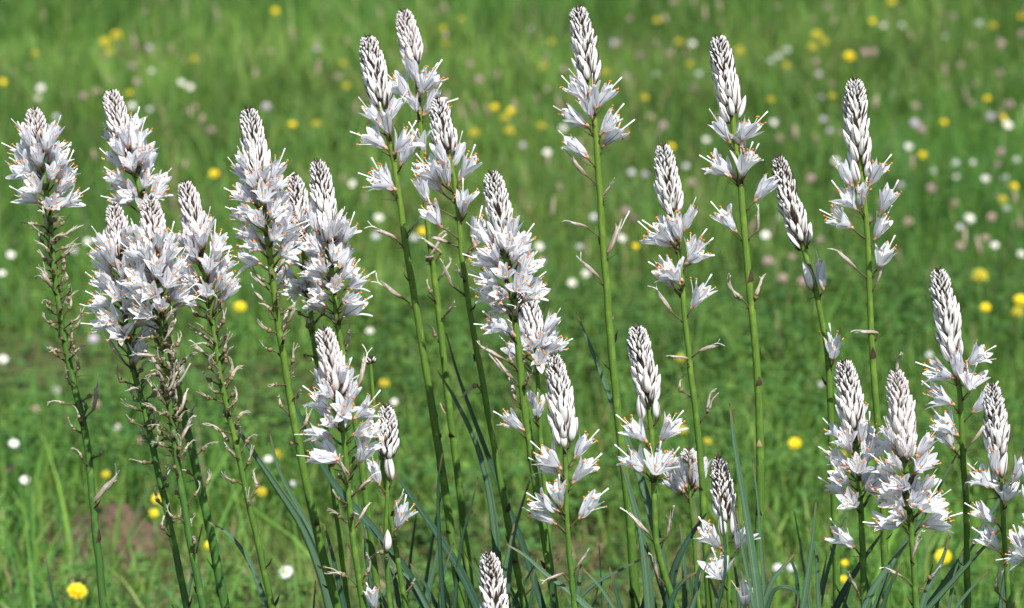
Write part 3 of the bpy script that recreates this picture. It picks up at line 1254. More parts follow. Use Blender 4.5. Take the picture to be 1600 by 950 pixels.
    def put(self, bx, by, tx, ty, kind='f', dy=None, op=None):
        """one flower, bud or withered piece from the place of its base and of its tip in the view"""
        rnd = self.rnd
        if dy is None:
            dy = -0.006
        Yb = self.Y + 0.35 * dy
        b = at(bx, by, Yb)
        t = at(tx, ty, Yb)
        t.y += 0.65 * dy
        d = (t - b)
        sc = self.s_at(by)
        # pedicel starts on the stem a little below the base of the flower
        hd = abs((self.P(sc) - b).x)
        node_s = sc + 0.005 + hd * 0.35
        c = self.P(node_s)
        out = (b - c)
        tt = self.T(node_s)
        out = (out - tt * out.dot(tt))
        if out.length < 1e-5:
            out = Vector((0, -1, 0))
        out.normalize()
        node = c + out * self.rad(node_s) * 0.8 - self.base
        b = b - self.base
        if kind != 'n':
            self.pedicel(node, b)
        phi = 0.0
        rad, up = self.radial(node_s, 0)
        a = tt.cross(Vector((0, 1, 0))).normalized()
        phi = math.atan2(out.dot(tt.cross(a)), out.dot(a))
        self.bract(node_s + 0.001, phi, rnd.uniform(0.010, 0.019), R(rnd.uniform(40, 95)), 0.0017, droop=rnd.uniform(0, 0.15))
        self.bract(node_s + 0.002, phi, 0.003, R(60), 0.0022, tan=True)
        L = d.length
        if kind == 'f':
            self.flower(b, d, max(0.023, min(L * 1.1, 0.030)), op or rnd.uniform(18, 32))
        elif kind == 'h':
            self.flower(b, d, max(0.023, min(L * 1.1, 0.030)), op or rnd.uniform(12, 19))
        elif kind == 'b':
            obj("bud", rnd.choice(BUDS[self.rosy]), self.root, b, frame_z(d, rnd.uniform(0, 6)), L)
        elif kind == 'w':
            obj("withered_flower", rnd.choice(WITHERED), self.root, b, frame_z(d, rnd.uniform(0, 6)), (L * 0.8, L * 0.8, L))
        elif kind == 'c':
            cpsize = 0.0052
            c = obj("seed_capsule", CAPSULE, self.root, b, frame_z(d, rnd.uniform(0, 6)), cpsize)
            obj("withered_petal", rnd.choice(CURLS), c, (0, 0, 0.9), None, max(0.010, L) / cpsize * 1.05)


# ------------------------------------------------------------------ the asphodels, left to right
Stalk("short rosy asphodel spike at the far left, its long stem set with brown withered flowers", 2.74,
      [(52, 168), (62, 230), (76, 330), (88, 450), (106, 560), (133, 680), (150, 830), (162, 950)], 235, (338, 17),
      [(340, 470, 34), (470, 570, 20), (580, 680, 9), (700, 770, 3)], [(147, 783, 182, 742, 'w'), (146, 640, 158, 598, 'w')], k=0.95, stem='d', rosy=True, seed=1)
Stalk("tallest asphodel spike of the dense left hand cluster, second from the left edge", 2.80,
      [(172, 140), (188, 200), (208, 260), (226, 330), (250, 470), (285, 640), (322, 800), (352, 950)], 235, (335, 17),
      [(560, 700, 10), (700, 800, 3)], (), k=1.1, stem='d', rosy=True, seed=2)
Stalk("left one of the two low spikes set under the tallest spike of the left cluster", 2.66,
      [(178, 318), (184, 370), (190, 450), (205, 560), (228, 650), (252, 760), (272, 850), (292, 950)], 400, (540, 24),
      [(530, 700, 24), (720, 860, 8)], [(212, 568, 218, 530, 'f'), (190, 560, 165, 530, 'w')], k=0.9, stem='d', rosy=True, seed=3, fat=0.92)
Stalk("low rosy spike in the middle of the left cluster, between two other spikes", 2.62,
      [(235, 308), (240, 370), (247, 450), (256, 540), (268, 650), (283, 760), (300, 860), (318, 950)], 400, (500, 20),
      [(480, 620, 44), (620, 720, 24), (740, 880, 7)], [(258, 620, 300, 572, 'c')], k=0.95, stem='d', rosy=True, seed=4)
Stalk("rightmost spike of the left cluster, over a stem of curled withered flowers", 2.68,
      [(288, 283), (302, 340), (318, 420), (333, 510), (345, 590), (365, 680), (388, 780), (425, 950)], 390, (495, 18),
      [(490, 620, 30), (620, 740, 16), (750, 800, 3)], (), k=0.85, stem='f', rosy=True, seed=5)
Stalk("tall spike with flowers in tiers down its left side, left of a twin lower spike", 2.70,
      [(388, 168), (398, 230), (408, 300), (420, 390), (434, 500), (450, 600), (470, 710), (500, 850), (528, 950)], 282, (415, 22),
      [(425, 540, 18), (540, 700, 9)], (), k=1.05, seed=6)
Stalk("half hidden spike between a tall flowering spike and a dark tipped one", 2.82,
      [(460, 273), (466, 330), (474, 400), (484, 480), (500, 600), (520, 750), (545, 950)], 345, (470, 18), [(480, 560, 8)], (), k=0.85, seed=7)
Stalk("dark tipped spike with broad flowers below, right of the half hidden spike", 2.74,
      [(495, 250), (506, 310), (514, 370), (520, 440), (530, 520), (548, 620), (570, 760), (592, 950)], 375, (490, 18),
      [(495, 570, 6)], [(535, 495, 575, 462, 'f'), (505, 490, 480, 470, 'w')], k=0.9, seed=8)
Stalk("thick white spike low in the left centre, orange anthers round its open flowers", 2.56,
      [(505, 512), (518, 570), (530, 640), (540, 710), (548, 800), (560, 900), (568, 950)], 615, (690, 11),
      [(735, 830, 11)], [(530, 718, 475, 705, 'f', -0.012), (560, 725, 590, 665, 'f', -0.010), (527, 722, 488, 660, 'f', 0.012), (566, 690, 590, 660, 'f'),
                         (562, 598, 576, 556, 'w', 0.01), (545, 740, 528, 718, 'w'), (540, 900, 512, 884, 'c'), (570, 900, 590, 870, 'c'), (586, 952, 582, 925, 'f')],
      k=0.95, rosy=True, seed=9, fat=1.1)
Stalk("small white bud spike low in the centre left, two half closed flowers below it", 2.60,
      [(603, 632), (606, 690), (606, 760), (603, 830), (606, 900), (610, 950)], 712, None, (),
      [(592, 758, 583, 722, 'h'), (612, 750, 606, 705, 'b'), (604, 862, 606, 826, 'b'), (618, 828, 632, 790, 'f', -0.006, 24)], k=0.75, seed=10, fat=0.9)
Stalk("thin bare lower stem beside the small bud spike, a few dry bracts on it", 2.63,
      [(578, 556), (582, 600), (590, 680), (606, 780), (622, 880), (634, 950)], 560, None, [(800, 930, 4)], (), k=0.8, seed=11)
Stalk("dark tipped spike in the upper centre, left of the tallest white one", 2.78,
      [(573, 55), (585, 110), (600, 180), (617, 260), (632, 370), (650, 480), (676, 640), (700, 800), (722, 950)], 165, None, (),
      [(604, 232, 562, 200, 'f'), (608, 212, 598, 168, 'f', -0.012), (616, 240, 645, 198, 'f', -0.010), (626, 258, 645, 212, 'f', -0.012), (618, 296, 556, 258, 'f', -0.008),
       (612, 300, 590, 262, 'f', 0.004), (600, 200, 575, 165, 'f', -0.004), (603, 190, 622, 155, 'h', 0.004), (618, 372, 584, 350, 'w'), (640, 360, 652, 340, 'w'),
       (628, 465, 590, 442, 'w')], k=1.0, seed=12, dark=1.3)
Stalk("pale spike reaching almost to the top edge above a dark tipped neighbour", 2.86,
      [(628, 15), (640, 60), (650, 110), (655, 170), (660, 260), (672, 380), (685, 480), (700, 620), (720, 780), (738, 950)], 95, None, [(370, 540, 9)],
      [(642, 152, 610, 118, 'f'), (656, 145, 690, 105, 'f'), (652, 130, 640, 90, 'h', -0.010), (655, 150, 672, 112, 'f', -0.012), (655, 178, 640, 145, 'f', -0.01),
       (662, 180, 690, 140, 'f', -0.004), (658, 175, 712, 150, 'f', 0.006), (664, 240, 650, 205, 'f', 0.0), (672, 400, 690, 372, 'w'), (690, 395, 665, 372, 'w')], k=0.95, rosy=True, seed=13)
Stalk("shorter spike tucked under the pale tall one in the upper centre", 2.72,
      [(682, 152), (692, 200), (704, 250), (714, 310), (722, 400), (740, 520), (762, 640), (785, 770), (820, 950)], 235, None, [(380, 440, 4)],
      [(688, 285, 655, 242, 'f', -0.008), (700, 290, 690, 235, 'f', -0.014), (718, 282, 742, 242, 'f', -0.006), (668, 318, 655, 275, 'f', -0.006), (690, 300, 660, 265, 'f', 0.006),
       (722, 336, 728, 298, 'f', -0.012), (690, 355, 668, 322, 'f', -0.008), (706, 262, 722, 225, 'h', 0.004), (700, 262, 682, 222, 'h', -0.010), (742, 385, 752, 340, 'f', 0.01),
       (705, 445, 694, 410, 'w'), (745, 600, 720, 618, 'c')], k=0.85, seed=14)
Stalk("large spike at the picture's centre, many open flowers in its lower half", 2.64,
      [(768, 268), (780, 330), (790, 400), (802, 470), (812, 560), (822, 650), (838, 760), (858, 880), (868, 950)], 385, (500, 19),
      [(540, 640, 6)], [(805, 525, 745, 480, 'f', -0.006), (795, 515, 760, 500, 'f', -0.01), (818, 672, 788, 645, 'f', -0.006), (800, 590, 765, 555, 'w'), (785, 560, 752, 540, 'w')],
      k=1.1, seed=15)
Stalk("narrow spike half hidden behind the large central one, flowers down to its foot", 2.74,
      [(818, 440), (828, 490), (836, 540), (840, 600), (846, 700), (856, 820), (866, 950)], 530, (575, 10), (),
      [(838, 655, 842, 622, 'f', -0.01), (840, 640, 825, 610, 'h')], k=0.8, seed=16, fat=0.9)
Stalk("leaning bud spike in the lower centre, spaced open flowers on both sides of it", 2.60,
      [(864, 553), (874, 610), (881, 670), (884, 740), (886, 820), (893, 900), (898, 950)], 690, None, (),
      [(876, 732, 842, 700, 'f', -0.006), (895, 755, 928, 702, 'f', -0.008), (898, 716, 918, 682, 'f', -0.002), (872, 740, 842, 722, 'f', 0.006), (872, 800, 832, 775, 'f', -0.010),
       (876, 792, 868, 752, 'f', -0.012), (905, 810, 938, 765, 'f', -0.006), (868, 818, 834, 798, 'f', -0.002), (882, 700, 878, 664, 'b'), (892, 690, 898, 650, 'b'), (902, 885, 914, 862, 'w'), (880, 895, 852, 905, 'w')],
      k=0.85, seed=17, loose=1.2)
Stalk("nearly opened bud spike with a dark crown cut by the bottom edge", 2.50,
      [(762, 863), (768, 900), (774, 950), (780, 1000)], 985, None, (), (), k=0.95, seed=18, fat=0.95, dark=1.5)
Stalk("tallest spike right of centre, black tipped, its bare lower stem with dry twigs", 2.76,
      [(903, 10), (911, 60), (920, 120), (930, 200), (937, 300), (944, 400), (954, 530), (967, 660), (983, 800), (994, 950)], 130, None, (),
      [(916, 158, 890, 128, 'f', -0.006), (925, 185, 912, 148, 'f', -0.012), (918, 196, 872, 166, 'f', -0.006), (932, 168, 956, 134, 'f', 0.0), (938, 210, 962, 176, 'f', -0.008),
       (942, 228, 974, 196, 'f', -0.002), (918, 246, 880, 212, 'f', -0.01), (928, 172, 928, 132, 'h', -0.014), (922, 150, 902, 118, 'h', -0.008), (914, 272, 880, 240, 'w'), (943, 306, 956, 280, 'w'),
       (916, 354, 888, 342, 'w'), (950, 394, 978, 346, 'w'), (935, 432, 908, 406, 'w'), (920, 200, 900, 190, 'f', 0.01)], k=1.05, seed=19, loose=1.1)
Stalk("medium spike right of the tallest one, loose flowers to either side", 2.70,
      [(1035, 225), (1043, 280), (1052, 340), (1062, 400), (1068, 470), (1078, 570), (1092, 690), (1100, 800), (1108, 950)], 335, None, [(540, 640, 2)],
      [(1056, 380, 1015, 340, 'f', -0.008), (1050, 384, 1010, 362, 'f', 0.0), (1062, 376, 1052, 335, 'f', -0.012), (1068, 360, 1082, 325, 'h', -0.004), (1066, 438, 1008, 405, 'f', -0.008),
       (1062, 444, 1038, 402, 'f', -0.012), (1072, 412, 1105, 385, 'f', -0.008), (1075, 405, 1092, 372, 'f', 0.004), (1080, 482, 1104, 442, 'f', -0.006), (1048, 486, 1028, 450, 'w'), (1052, 450, 1030, 420, 'f', 0.006), (1075, 560, 1048, 552, 'w'),
       (1105, 645, 1112, 605, 'c')], k=0.9, seed=20, loose=1.15)
Stalk("slim bud spike below right of centre, two tiers of starry flowers under it", 2.62,
      [(995, 508), (1003, 560), (1012, 610), (1018, 680), (1022, 760), (1026, 850), (1048, 930), (1056, 950)], 632, None, (),
      [(1004, 656, 998, 616, 'b'), (1026, 654, 1024, 620, 'b'), (1010, 690, 980, 658, 'f', -0.008), (1032, 690, 1056, 654, 'f', -0.008), (1008, 738, 972, 702, 'f', -0.008),
       (1022, 744, 1032, 702, 'f', -0.016, 44), (1030, 738, 1052, 712, 'f', 0.0), (1012, 832, 980, 800, 'w'), (1042, 836, 1054, 796, 'w'), (1028, 902, 1016, 866, 'w')], k=0.95, seed=21, loose=1.15)
Stalk("small pinkish tuft of closed flowers low behind a bare green stem", 2.76,
      [(1076, 700), (1078, 730), (1080, 790), (1086, 860), (1092, 950)], 716, None, (),
      [(1068, 768, 1046, 735, 'h', -0.006), (1072, 760, 1062, 718, 'h', 0.004), (1086, 762, 1090, 712, 'h', -0.008), (1080, 755, 1074, 712, 'w'), (1092, 760, 1098, 720, 'h', 0.004), (1062, 770, 1042, 750, 'f', -0.002)], k=0.75, rosy=True, seed=22)
Stalk("black tipped low bud spike near the bottom, right of the pinkish tuft", 2.60,
      [(1122, 713), (1128, 760), (1134, 820), (1138, 880), (1140, 950)], 812, None, (),
      [(1130, 838, 1126, 800, 'b'), (1146, 836, 1144, 795, 'b'), (1126, 856, 1098, 822, 'f', -0.008), (1150, 860, 1166, 822, 'f', -0.006), (1128, 908, 1118, 868, 'f', -0.014, 42), (1164, 950, 1166, 912, 'f', -0.006)],
      k=0.8, seed=23, fat=0.82, loose=1.2, dark=1.3)
Stalk("tall upper right spike, its flowers in two tiers on a thick pale stem", 2.72,
      [(1122, 55), (1131, 110), (1142, 170), (1152, 240), (1160, 320), (1170, 440), (1182, 560), (1188, 700), (1186, 850), (1184, 950)], 185, None, (),
      [(1140, 222, 1118, 186, 'f', -0.006), (1156, 222, 1182, 180, 'f', -0.008), (1142, 276, 1096, 238, 'f', -0.008), (1158, 278, 1166, 232, 'f', -0.014), (1150, 278, 1120, 255, 'f', 0.004),
       (1162, 236, 1152, 196, 'f', 0.002), (1150, 362, 1122, 326, 'h', -0.006, 22), (1180, 314, 1206, 278, 'h', -0.004, 20), (1184, 360, 1186, 328, 'w'), (1160, 468, 1118, 436, 'c'), (1180, 468, 1188, 430, 'c'), (1160, 270, 1178, 240, 'f', 0.006)],
      k=1.05, seed=24, loose=1.35, dark=1.3)
Stalk("narrow dark leaning bud spike beside the tall upper right one, a lone flower far below", 2.80,
      [(1215, 243), (1230, 300), (1250, 370), (1268, 430), (1282, 490), (1294, 570), (1300, 680), (1304, 800), (1308, 950)], 385, None, (),
      [(1268, 452, 1254, 408, 'b'), (1286, 452, 1278, 394, 'h', -0.006, 12), (1302, 564, 1300, 524, 'f', -0.010, 30)], k=0.95, seed=25, loose=1.5, fat=0.78, dark=1.6)
Stalk("upright dark crowned spike at the right, separate half open flowers stepping down it", 2.74,
      [(1335, 122), (1338, 180), (1344, 240), (1350, 310), (1357, 400), (1360, 500), (1368, 620), (1378, 760), (1386, 950)], 262, None, (),
      [(1330, 290, 1312, 254, 'h', -0.006), (1342, 286, 1332, 246, 'b'), (1358, 290, 1378, 254, 'f', -0.006, 22), (1358, 280, 1355, 246, 'b'), (1340, 328, 1308, 296, 'f', -0.008), (1346, 324, 1346, 288, 'f', -0.012),
       (1332, 356, 1290, 330, 'f', -0.006), (1374, 334, 1394, 294, 'h', -0.006, 22), (1366, 374, 1384, 338, 'h', -0.004, 22), (1372, 420, 1388, 384, 'f', -0.008, 30), (1370, 442, 1380, 415, 'w'), (1336, 418, 1306, 390, 'w'),
       (1372, 520, 1338, 512, 'w')], k=0.95, seed=26, loose=1.4, dark=1.3)
Stalk("left of two neighbouring spikes at the lower right, flowers mingling with its neighbour's", 2.62,
      [(1318, 562), (1328, 620), (1338, 700), (1344, 780), (1348, 860), (1350, 950)], 690, (800, 13), (),
      [(1336, 856, 1300, 826, 'f', -0.006, 22), (1340, 925, 1325, 895, 'w')], k=0.95, seed=27)
Stalk("right of two neighbouring spikes at the lower right, widest skirt of open flowers", 2.58,
      [(1400, 578), (1408, 640), (1414, 710), (1420, 780), (1426, 860), (1432, 950)], 712, (815, 15), (),
      [(1440, 822, 1488, 805, 'f', -0.008), (1436, 800, 1462, 770, 'f', -0.014, 44), (1408, 820, 1362, 815, 'f', -0.008), (1412, 790, 1385, 770, 'f', -0.016, 44), (1426, 870, 1432, 832, 'w'),
       (1408, 900, 1380, 884, 'w'), (1450, 905, 1470, 885, 'c'), (1404, 602, 1405, 560, 'c', 0.02)], k=0.95, seed=28, rosy=True)
Stalk("tall dark tipped spike near the right edge, flowers star shaped around a yellow green stem", 2.68,
      [(1465, 420), (1476, 480), (1488, 545), (1499, 610), (1504, 700), (1510, 800), (1512, 950)], 560, None, (),
      [(1490, 590, 1448, 572, 'f', -0.006), (1510, 572, 1538, 545, 'f', -0.006), (1514, 612, 1518, 572, 'f', -0.016, 44), (1490, 632, 1440, 606, 'f', -0.006), (1520, 644, 1550, 612, 'f', -0.008),
       (1496, 680, 1458, 650, 'f', -0.004), (1490, 702, 1470, 668, 'f', 0.0, 24), (1498, 590, 1492, 550, 'h', -0.01), (1520, 690, 1545, 660, 'w'), (1506, 765, 1516, 730, 'w')], k=0.95, seed=29, loose=1.1)
Stalk("short spike against the right edge, full skirt of flowers on a slim stem", 2.62,
      [(1550, 600), (1556, 660), (1562, 730), (1567, 800), (1572, 880), (1576, 950)], 715, None, (),
      [(1550, 762, 1522, 735, 'f', -0.006), (1570, 786, 1576, 742, 'f', -0.016, 42), (1582, 752, 1602, 718, 'f', -0.006), (1558, 740, 1548, 700, 'h', -0.01), (1556, 816, 1524, 792, 'f', -0.006),
       (1562, 862, 1538, 828, 'f', -0.006, 24), (1566, 745, 1572, 705, 'b'), (1558, 925, 1556, 880, 'c')], k=0.85, seed=30, fat=0.95)
Stalk("stalk mostly beyond the right edge, only its left flowers in view", 2.56,
      [(1618, 660), (1620, 720), (1616, 800), (1612, 880), (1610, 950)], 790, None, (),
      [(1604, 874, 1590, 832, 'f', -0.008), (1606, 870, 1582, 868, 'f', -0.004), (1612, 860, 1606, 820, 'f', -0.01), (1622, 860, 1650, 830, 'f', -0.008)], k=0.85, seed=31)


# ------------------------------------------------------------------ strap leaves
def leaf(pts, wpx, kind='g', Y=2.66, twist=0.0, lean=0.0, fold=0.45):
    P2 = spline(pts, 26)
    Pw = [at(p[0], p[1], Y + lean * (1 - i / len(P2))) for i, p in enumerate(P2)]
    d = (Pw[-1] - Pw[-4]).normalized()
    p = Pw[-1].copy()
    while p.z > ground(p.x, p.y) - 0.01:
        d = (d + DOWN * 0.12).normalized()
        p = p + d * 0.03
        Pw.append(p.copy())
    root, base = min(STALKS, key=lambda s: (s[1] - p).length)
    me = leaf_mesh([q - base for q in Pw], wpx / 1.45 / 1000, kind, twist, fold)
    obj("leaf", me, root)


def leaf_mesh(pts, width, kind, twist, fold):
    """pts from tip to base; a keeled strap with real thickness"""
    mb = MB()
    N = len(pts)
    tot = [0.0]
    for i in range(1, N):
        tot.append(tot[-1] + (pts[i] - pts[i - 1]).length)
    vs, uvs, fs = [], [], []
    for i, p in enumerate(pts):
        t = (pts[min(i + 1, N - 1)] - pts[max(i - 1, 0)]).normalized()
        s = tot[i]
        w = width * 0.5 * min(1.0, 0.06 + 0.94 * (min(1.0, s / 0.28)) ** 0.62)
        cam_dir = Vector((math.sin(twist + s * 0.8), -math.cos(twist + s * 0.8), 0.15))
        side = t.cross(cam_dir)
        if side.length < 1e-4:
            side = Vector((1, 0, 0))
        side.normalize()
        nrm = side.cross(t).normalized()
        th = 0.0007
        q = [p - side * w + nrm * w * fold, p - side * w * 0.45 + nrm * w * fold * 0.28, p, p + side * w * 0.45 + nrm * w * fold * 0.28, p + side * w + nrm * w * fold]
        back = [x - nrm * th for x in q[1:4]]
        ring = q + back[::-1]
        vs += ring
        v = 1 - s / tot[-1]
        uvs += [(u, v) for u in (0, 0.25, 0.5, 0.75, 1.0, 0.75, 0.5, 0.25)]
    n = 8
    for i in range(N - 1):
        for k in range(n):
            k2 = (k + 1) % n
            fs.append((i * n + k, i * n + k2, (i + 1) * n + k2, (i + 1) * n + k))
    fs.append(tuple(range(n)))
    mb.add(vs, fs, 0, uvs)
    return mb.mesh("leaf", [M_LEAFG if kind == 'g' else M_LEAFD])


LEAVES = [
    ([(325, 815), (360, 838), (390, 880), (416, 950)], 17, 'g', 2.72, 0.5),
    ([(352, 640), (385, 690), (430, 755), (475, 825), (505, 900), (520, 960)], 20, 'g', 2.84, -0.3),
    ([(420, 672), (438, 740), (470, 800), (500, 860), (530, 950)], 13, 'g', 2.84, 0.2),
    ([(452, 604), (480, 680), (520, 755), (580, 825), (630, 890), (668, 960)], 18, 'd', 2.72, 0.6),
    ([(606, 722), (635, 765), (680, 830), (720, 895), (750, 960)], 19, 'd', 2.66, 0.3),
    ([(692, 704), (684, 760), (686, 860), (692, 960)], 16, 'd', 2.58, 0.9),
    ([(747, 745), (735, 795), (720, 850), (708, 960)], 11, 'd', 2.66, 0.5),
    ([(683, 578), (712, 625), (745, 695), (765, 770), (776, 860), (780, 960)], 15, 'g', 2.80, -0.2),
    ([(697, 520), (715, 585), (742, 660), (780, 760), (815, 850), (850, 960)], 12, 'd', 2.76, 0.4),
    ([(900, 488), (925, 548), (957, 632), (985, 705), (1010, 780), (1034, 880), (1045, 960)], 15, 'g', 2.80, 0.2),
    ([(1140, 630), (1148, 700), (1163, 790), (1178, 890), (1186, 960)], 18, 'g', 2.58, 0.3),
    ([(1176, 718), (1184, 790), (1190, 880), (1196, 960)], 12, 'g', 2.60, 0.6),
    ([(1275, 780), (1270, 840), (1260, 910), (1252, 960)], 17, 'g', 2.62, 0.2),
    ([(1243, 864), (1225, 885), (1206, 910), (1190, 960)], 22, 'g', 2.60, -0.4),
    ([(1244, 960), (1246, 928), (1228, 917), (1208, 924), (1196, 960)], 15, 'd', 2.56, 0.2),
    ([(968, 715), (985, 770), (1004, 850), (1015, 960)], 22, 'g', 2.72, 0.1),
    ([(1104, 802), (1075, 845), (1055, 890), (1042, 960)], 26, 'd', 2.64, -0.5),
    ([(1090, 893), (1070, 905), (1052, 930), (1040, 975)], 24, 'd', 2.55, 0.2),
    ([(952, 885), (960, 915), (972, 960)], 18, 'd', 2.58, 0.3),
    ([(790, 850), (820, 868), (850, 895), (890, 925), (935, 965)], 16, 'g', 2.60, 0.5),
    ([(805, 814), (795, 860), (786, 910), (782, 960)], 18, 'g', 2.62, -0.2),
    ([(832, 736), (815, 790), (800, 850), (790, 960)], 12, 'g', 2.70, 0.4),
    ([(1012, 868), (970, 890), (925, 915), (880, 960)], 14, 'g', 2.66, 0.3),
    ([(835, 888), (832, 920), (826, 960)], 14, 'd', 2.56, 0.2),
    ([(910, 888), (935, 915), (965, 960)], 14, 'g', 2.62, 0.6),
    ([(1122, 760), (1130, 830), (1132, 890), (1118, 960)], 12, 'd', 2.52, 0.7),
    ([(1150, 790), (1160, 860), (1172, 920), (1182, 970)], 10, 'g', 2.53, 0.3),
    ([(1105, 880), (1092, 915), (1078, 960)], 16, 'g', 2.57, -0.4),
    ([(1062, 815), (1068, 870), (1070, 960)], 16, 'g', 2.70, 0.1),
    ([(1380, 830), (1345, 880), (1318, 925), (1296, 970)], 20, 'd', 2.66, -0.2),
    ([(1418, 848), (1385, 890), (1360, 930), (1345, 970)], 24, 'g', 2.60, -0.5),
    ([(1410, 880), (1390, 915), (1375, 960)], 20, 'd', 2.56, 0.3),
    ([(1485, 838), (1468, 885), (1448, 925), (1435, 970)], 22, 'g', 2.58, -0.3),
    ([(1500, 700), (1470, 755), (1440, 810), (1400, 870), (1360, 960)], 12, 'g', 2.72, 0.3),
    ([(1600, 700), (1570, 765), (1530, 830), (1490, 890), (1440, 960)], 16, 'g', 2.70, 0.2),
    ([(1560, 830), (1530, 862), (1490, 905), (1440, 960)], 18, 'g', 2.62, 0.4),
    ([(1546, 890), (1515, 922), (1480, 965)], 16, 'g', 2.58, 0.2),
    ([(1330, 762), (1310, 830), (1290, 900), (1275, 970)], 12, 'g', 2.72, 0.3),
    ([(1292, 868), (1284, 910), (1276, 970)], 14, 'g', 2.66, 0.1),
    ([(1508, 852), (1490, 900), (1480, 960)], 14, 'g', 2.64, 0.5),
    ([(640, 880), (665, 915), (690, 965)], 16, 'd', 2.60, 0.4),
    ([(505, 815), (520, 870), (540, 960)], 16, 'd', 2.64, 0.2),
    ([(590, 835), (602, 890), (615, 960)], 12, 'd', 2.70, 0.3),
    ([(600, 880), (640, 905), (672, 960)], 14, 'g', 2.66, 0.2),
    ([(72, 870), (78, 910), (88, 960)], 10, 'd', 2.80, 0.3),
]
rlv = random.Random(41)
for k in range(28):                           # the thick of the leaves along the lower edge
    tx = rlv.uniform(640, 1600) if k % 4 else rlv.uniform(560, 900)
    ty = rlv.uniform(800, 925)
    sl_ = rlv.uniform(-0.7, 0.7)
    LEAVES.append(([(tx, ty), (tx + sl_ * 28 + rlv.uniform(-6, 6), ty + 45), (tx + sl_ * 44, ty + 95), (tx + sl_ * 55, max(965, ty + 150))], rlv.uniform(13, 23), rlv.choice('gggd'), rlv.uniform(2.58, 2.84), rlv.uniform(-0.6, 0.7)))
for pts, w, kind, Y, tw in LEAVES:
    leaf(pts, w, kind, Y, tw)

# leaves of the basal rosettes, most of them below the picture's edge
rl = random.Random(77)
for root, base in STALKS:
    for k in range(3):
        az = rl.uniform(0, 6.28)
        L = rl.uniform(0.36, 0.54)
        bend = rl.uniform(0.25, 0.8)
        p = Vector((rl.uniform(-0.02, 0.02), rl.uniform(-0.02, 0.02), -0.01))
        d = Vector((math.cos(az) * 0.12, math.sin(az) * 0.12, 1)).normalized()
        pts = [p.copy()]
        n = 16
        for i in range(n):
            p = p + d * (L / n)
            pts.append(p.copy())
            d = (d + Vector((math.cos(az), math.sin(az), -0.5)) * bend * 1.4 * (i / n) / n).normalized()
        obj("leaf", leaf_mesh(pts[::-1], rl.uniform(0.008, 0.013), rl.choice('ggd'), az, 0.5), root)


# ------------------------------------------------------------------ small flowers in the meadow
def head_rays(rays, layers, rad, wid, mats, dome, lift=0.15):
    """flower head facing +Z: rings of ray florets round a domed eye"""
    rnd = random.Random(rays * 7 + layers)
    pet, eye = MB(), MB()
    for l in range(layers):
        rr = rad * (1 - 0.22 * l)
        for k in range(rays):
            a = 2 * math.pi * (k + 0.5 * l) / rays + rnd.uniform(-0.1, 0.1)
            up = lift * (1 + 1.1 * l) + rnd.uniform(-0.12, 0.12)
            c, s = math.cos(a), math.sin(a)
            vs = []
            for (t, w) in ((0.12, 0.45), (0.5, 1.0), (0.85, 0.9), (1.0, 0.4)):
                z = up * rr * t - 0.12 * rr * t * t + 0.04 * l
                for sgn in (-1, 0, 1):
                    x, y = rr * t, sgn * wid * w
                    vs.append((x * c - y * s, x * s + y * c, z + (0.03 * abs(sgn))))
            fs = []
            for i in range(3):
                for j in range(2):
                    q = i * 3 + j
                    fs.append((q, q + 1, q + 4, q + 3))
            pet.add(vs, fs)
    if dome > 0:
        eye.tube([(0, 0, -0.16), (0, 0, 0.02), (0, 0, 0.10), (0, 0, 0.17), (0, 0, 0.20)], [dome * 0.5, dome, dome * 0.95, dome * 0.6, 0.03], 10, 0)
    return pet.mesh("petal", [mats[0]]), eye.mesh("flower_head", [mats[1]])


def head_ball(mat, n=46, squash=0.85):
    rnd = random.Random(n)
    mb = MB()
    for i in range(n):
        z = 1 - 1.75 * (i + 0.5) / n
        a = i * GOLD
        r = math.sqrt(max(0, 1 - z * z))
        d = Vector((r * math.cos(a), r * math.sin(a), z * squash + 0.1)).normalized()
        m = frame_z(d)
        L = rnd.uniform(0.85, 1.1)
        w = 0.17
        o = d * 0.25
        vs = [o + m @ Vector((w * x, w * y, z_)) for (x, y, z_) in ((-.5, -.5, 0), (.5, -.5, 0), (.5, .5, 0), (-.5, .5, 0), (-1, -1, L * .5), (1, -1, L * .5), (1, 1, L * .5), (-1, 1, L * .5), (0, 0, L * .8))]
        mb.add(vs, [(0, 1, 5, 4), (1, 2, 6, 5), (2, 3, 7, 6), (3, 0, 4, 7), (4, 5, 8), (5, 6, 8), (6, 7, 8), (7, 4, 8)])
    return mb.mesh("flower_head", [mat], smooth=False)


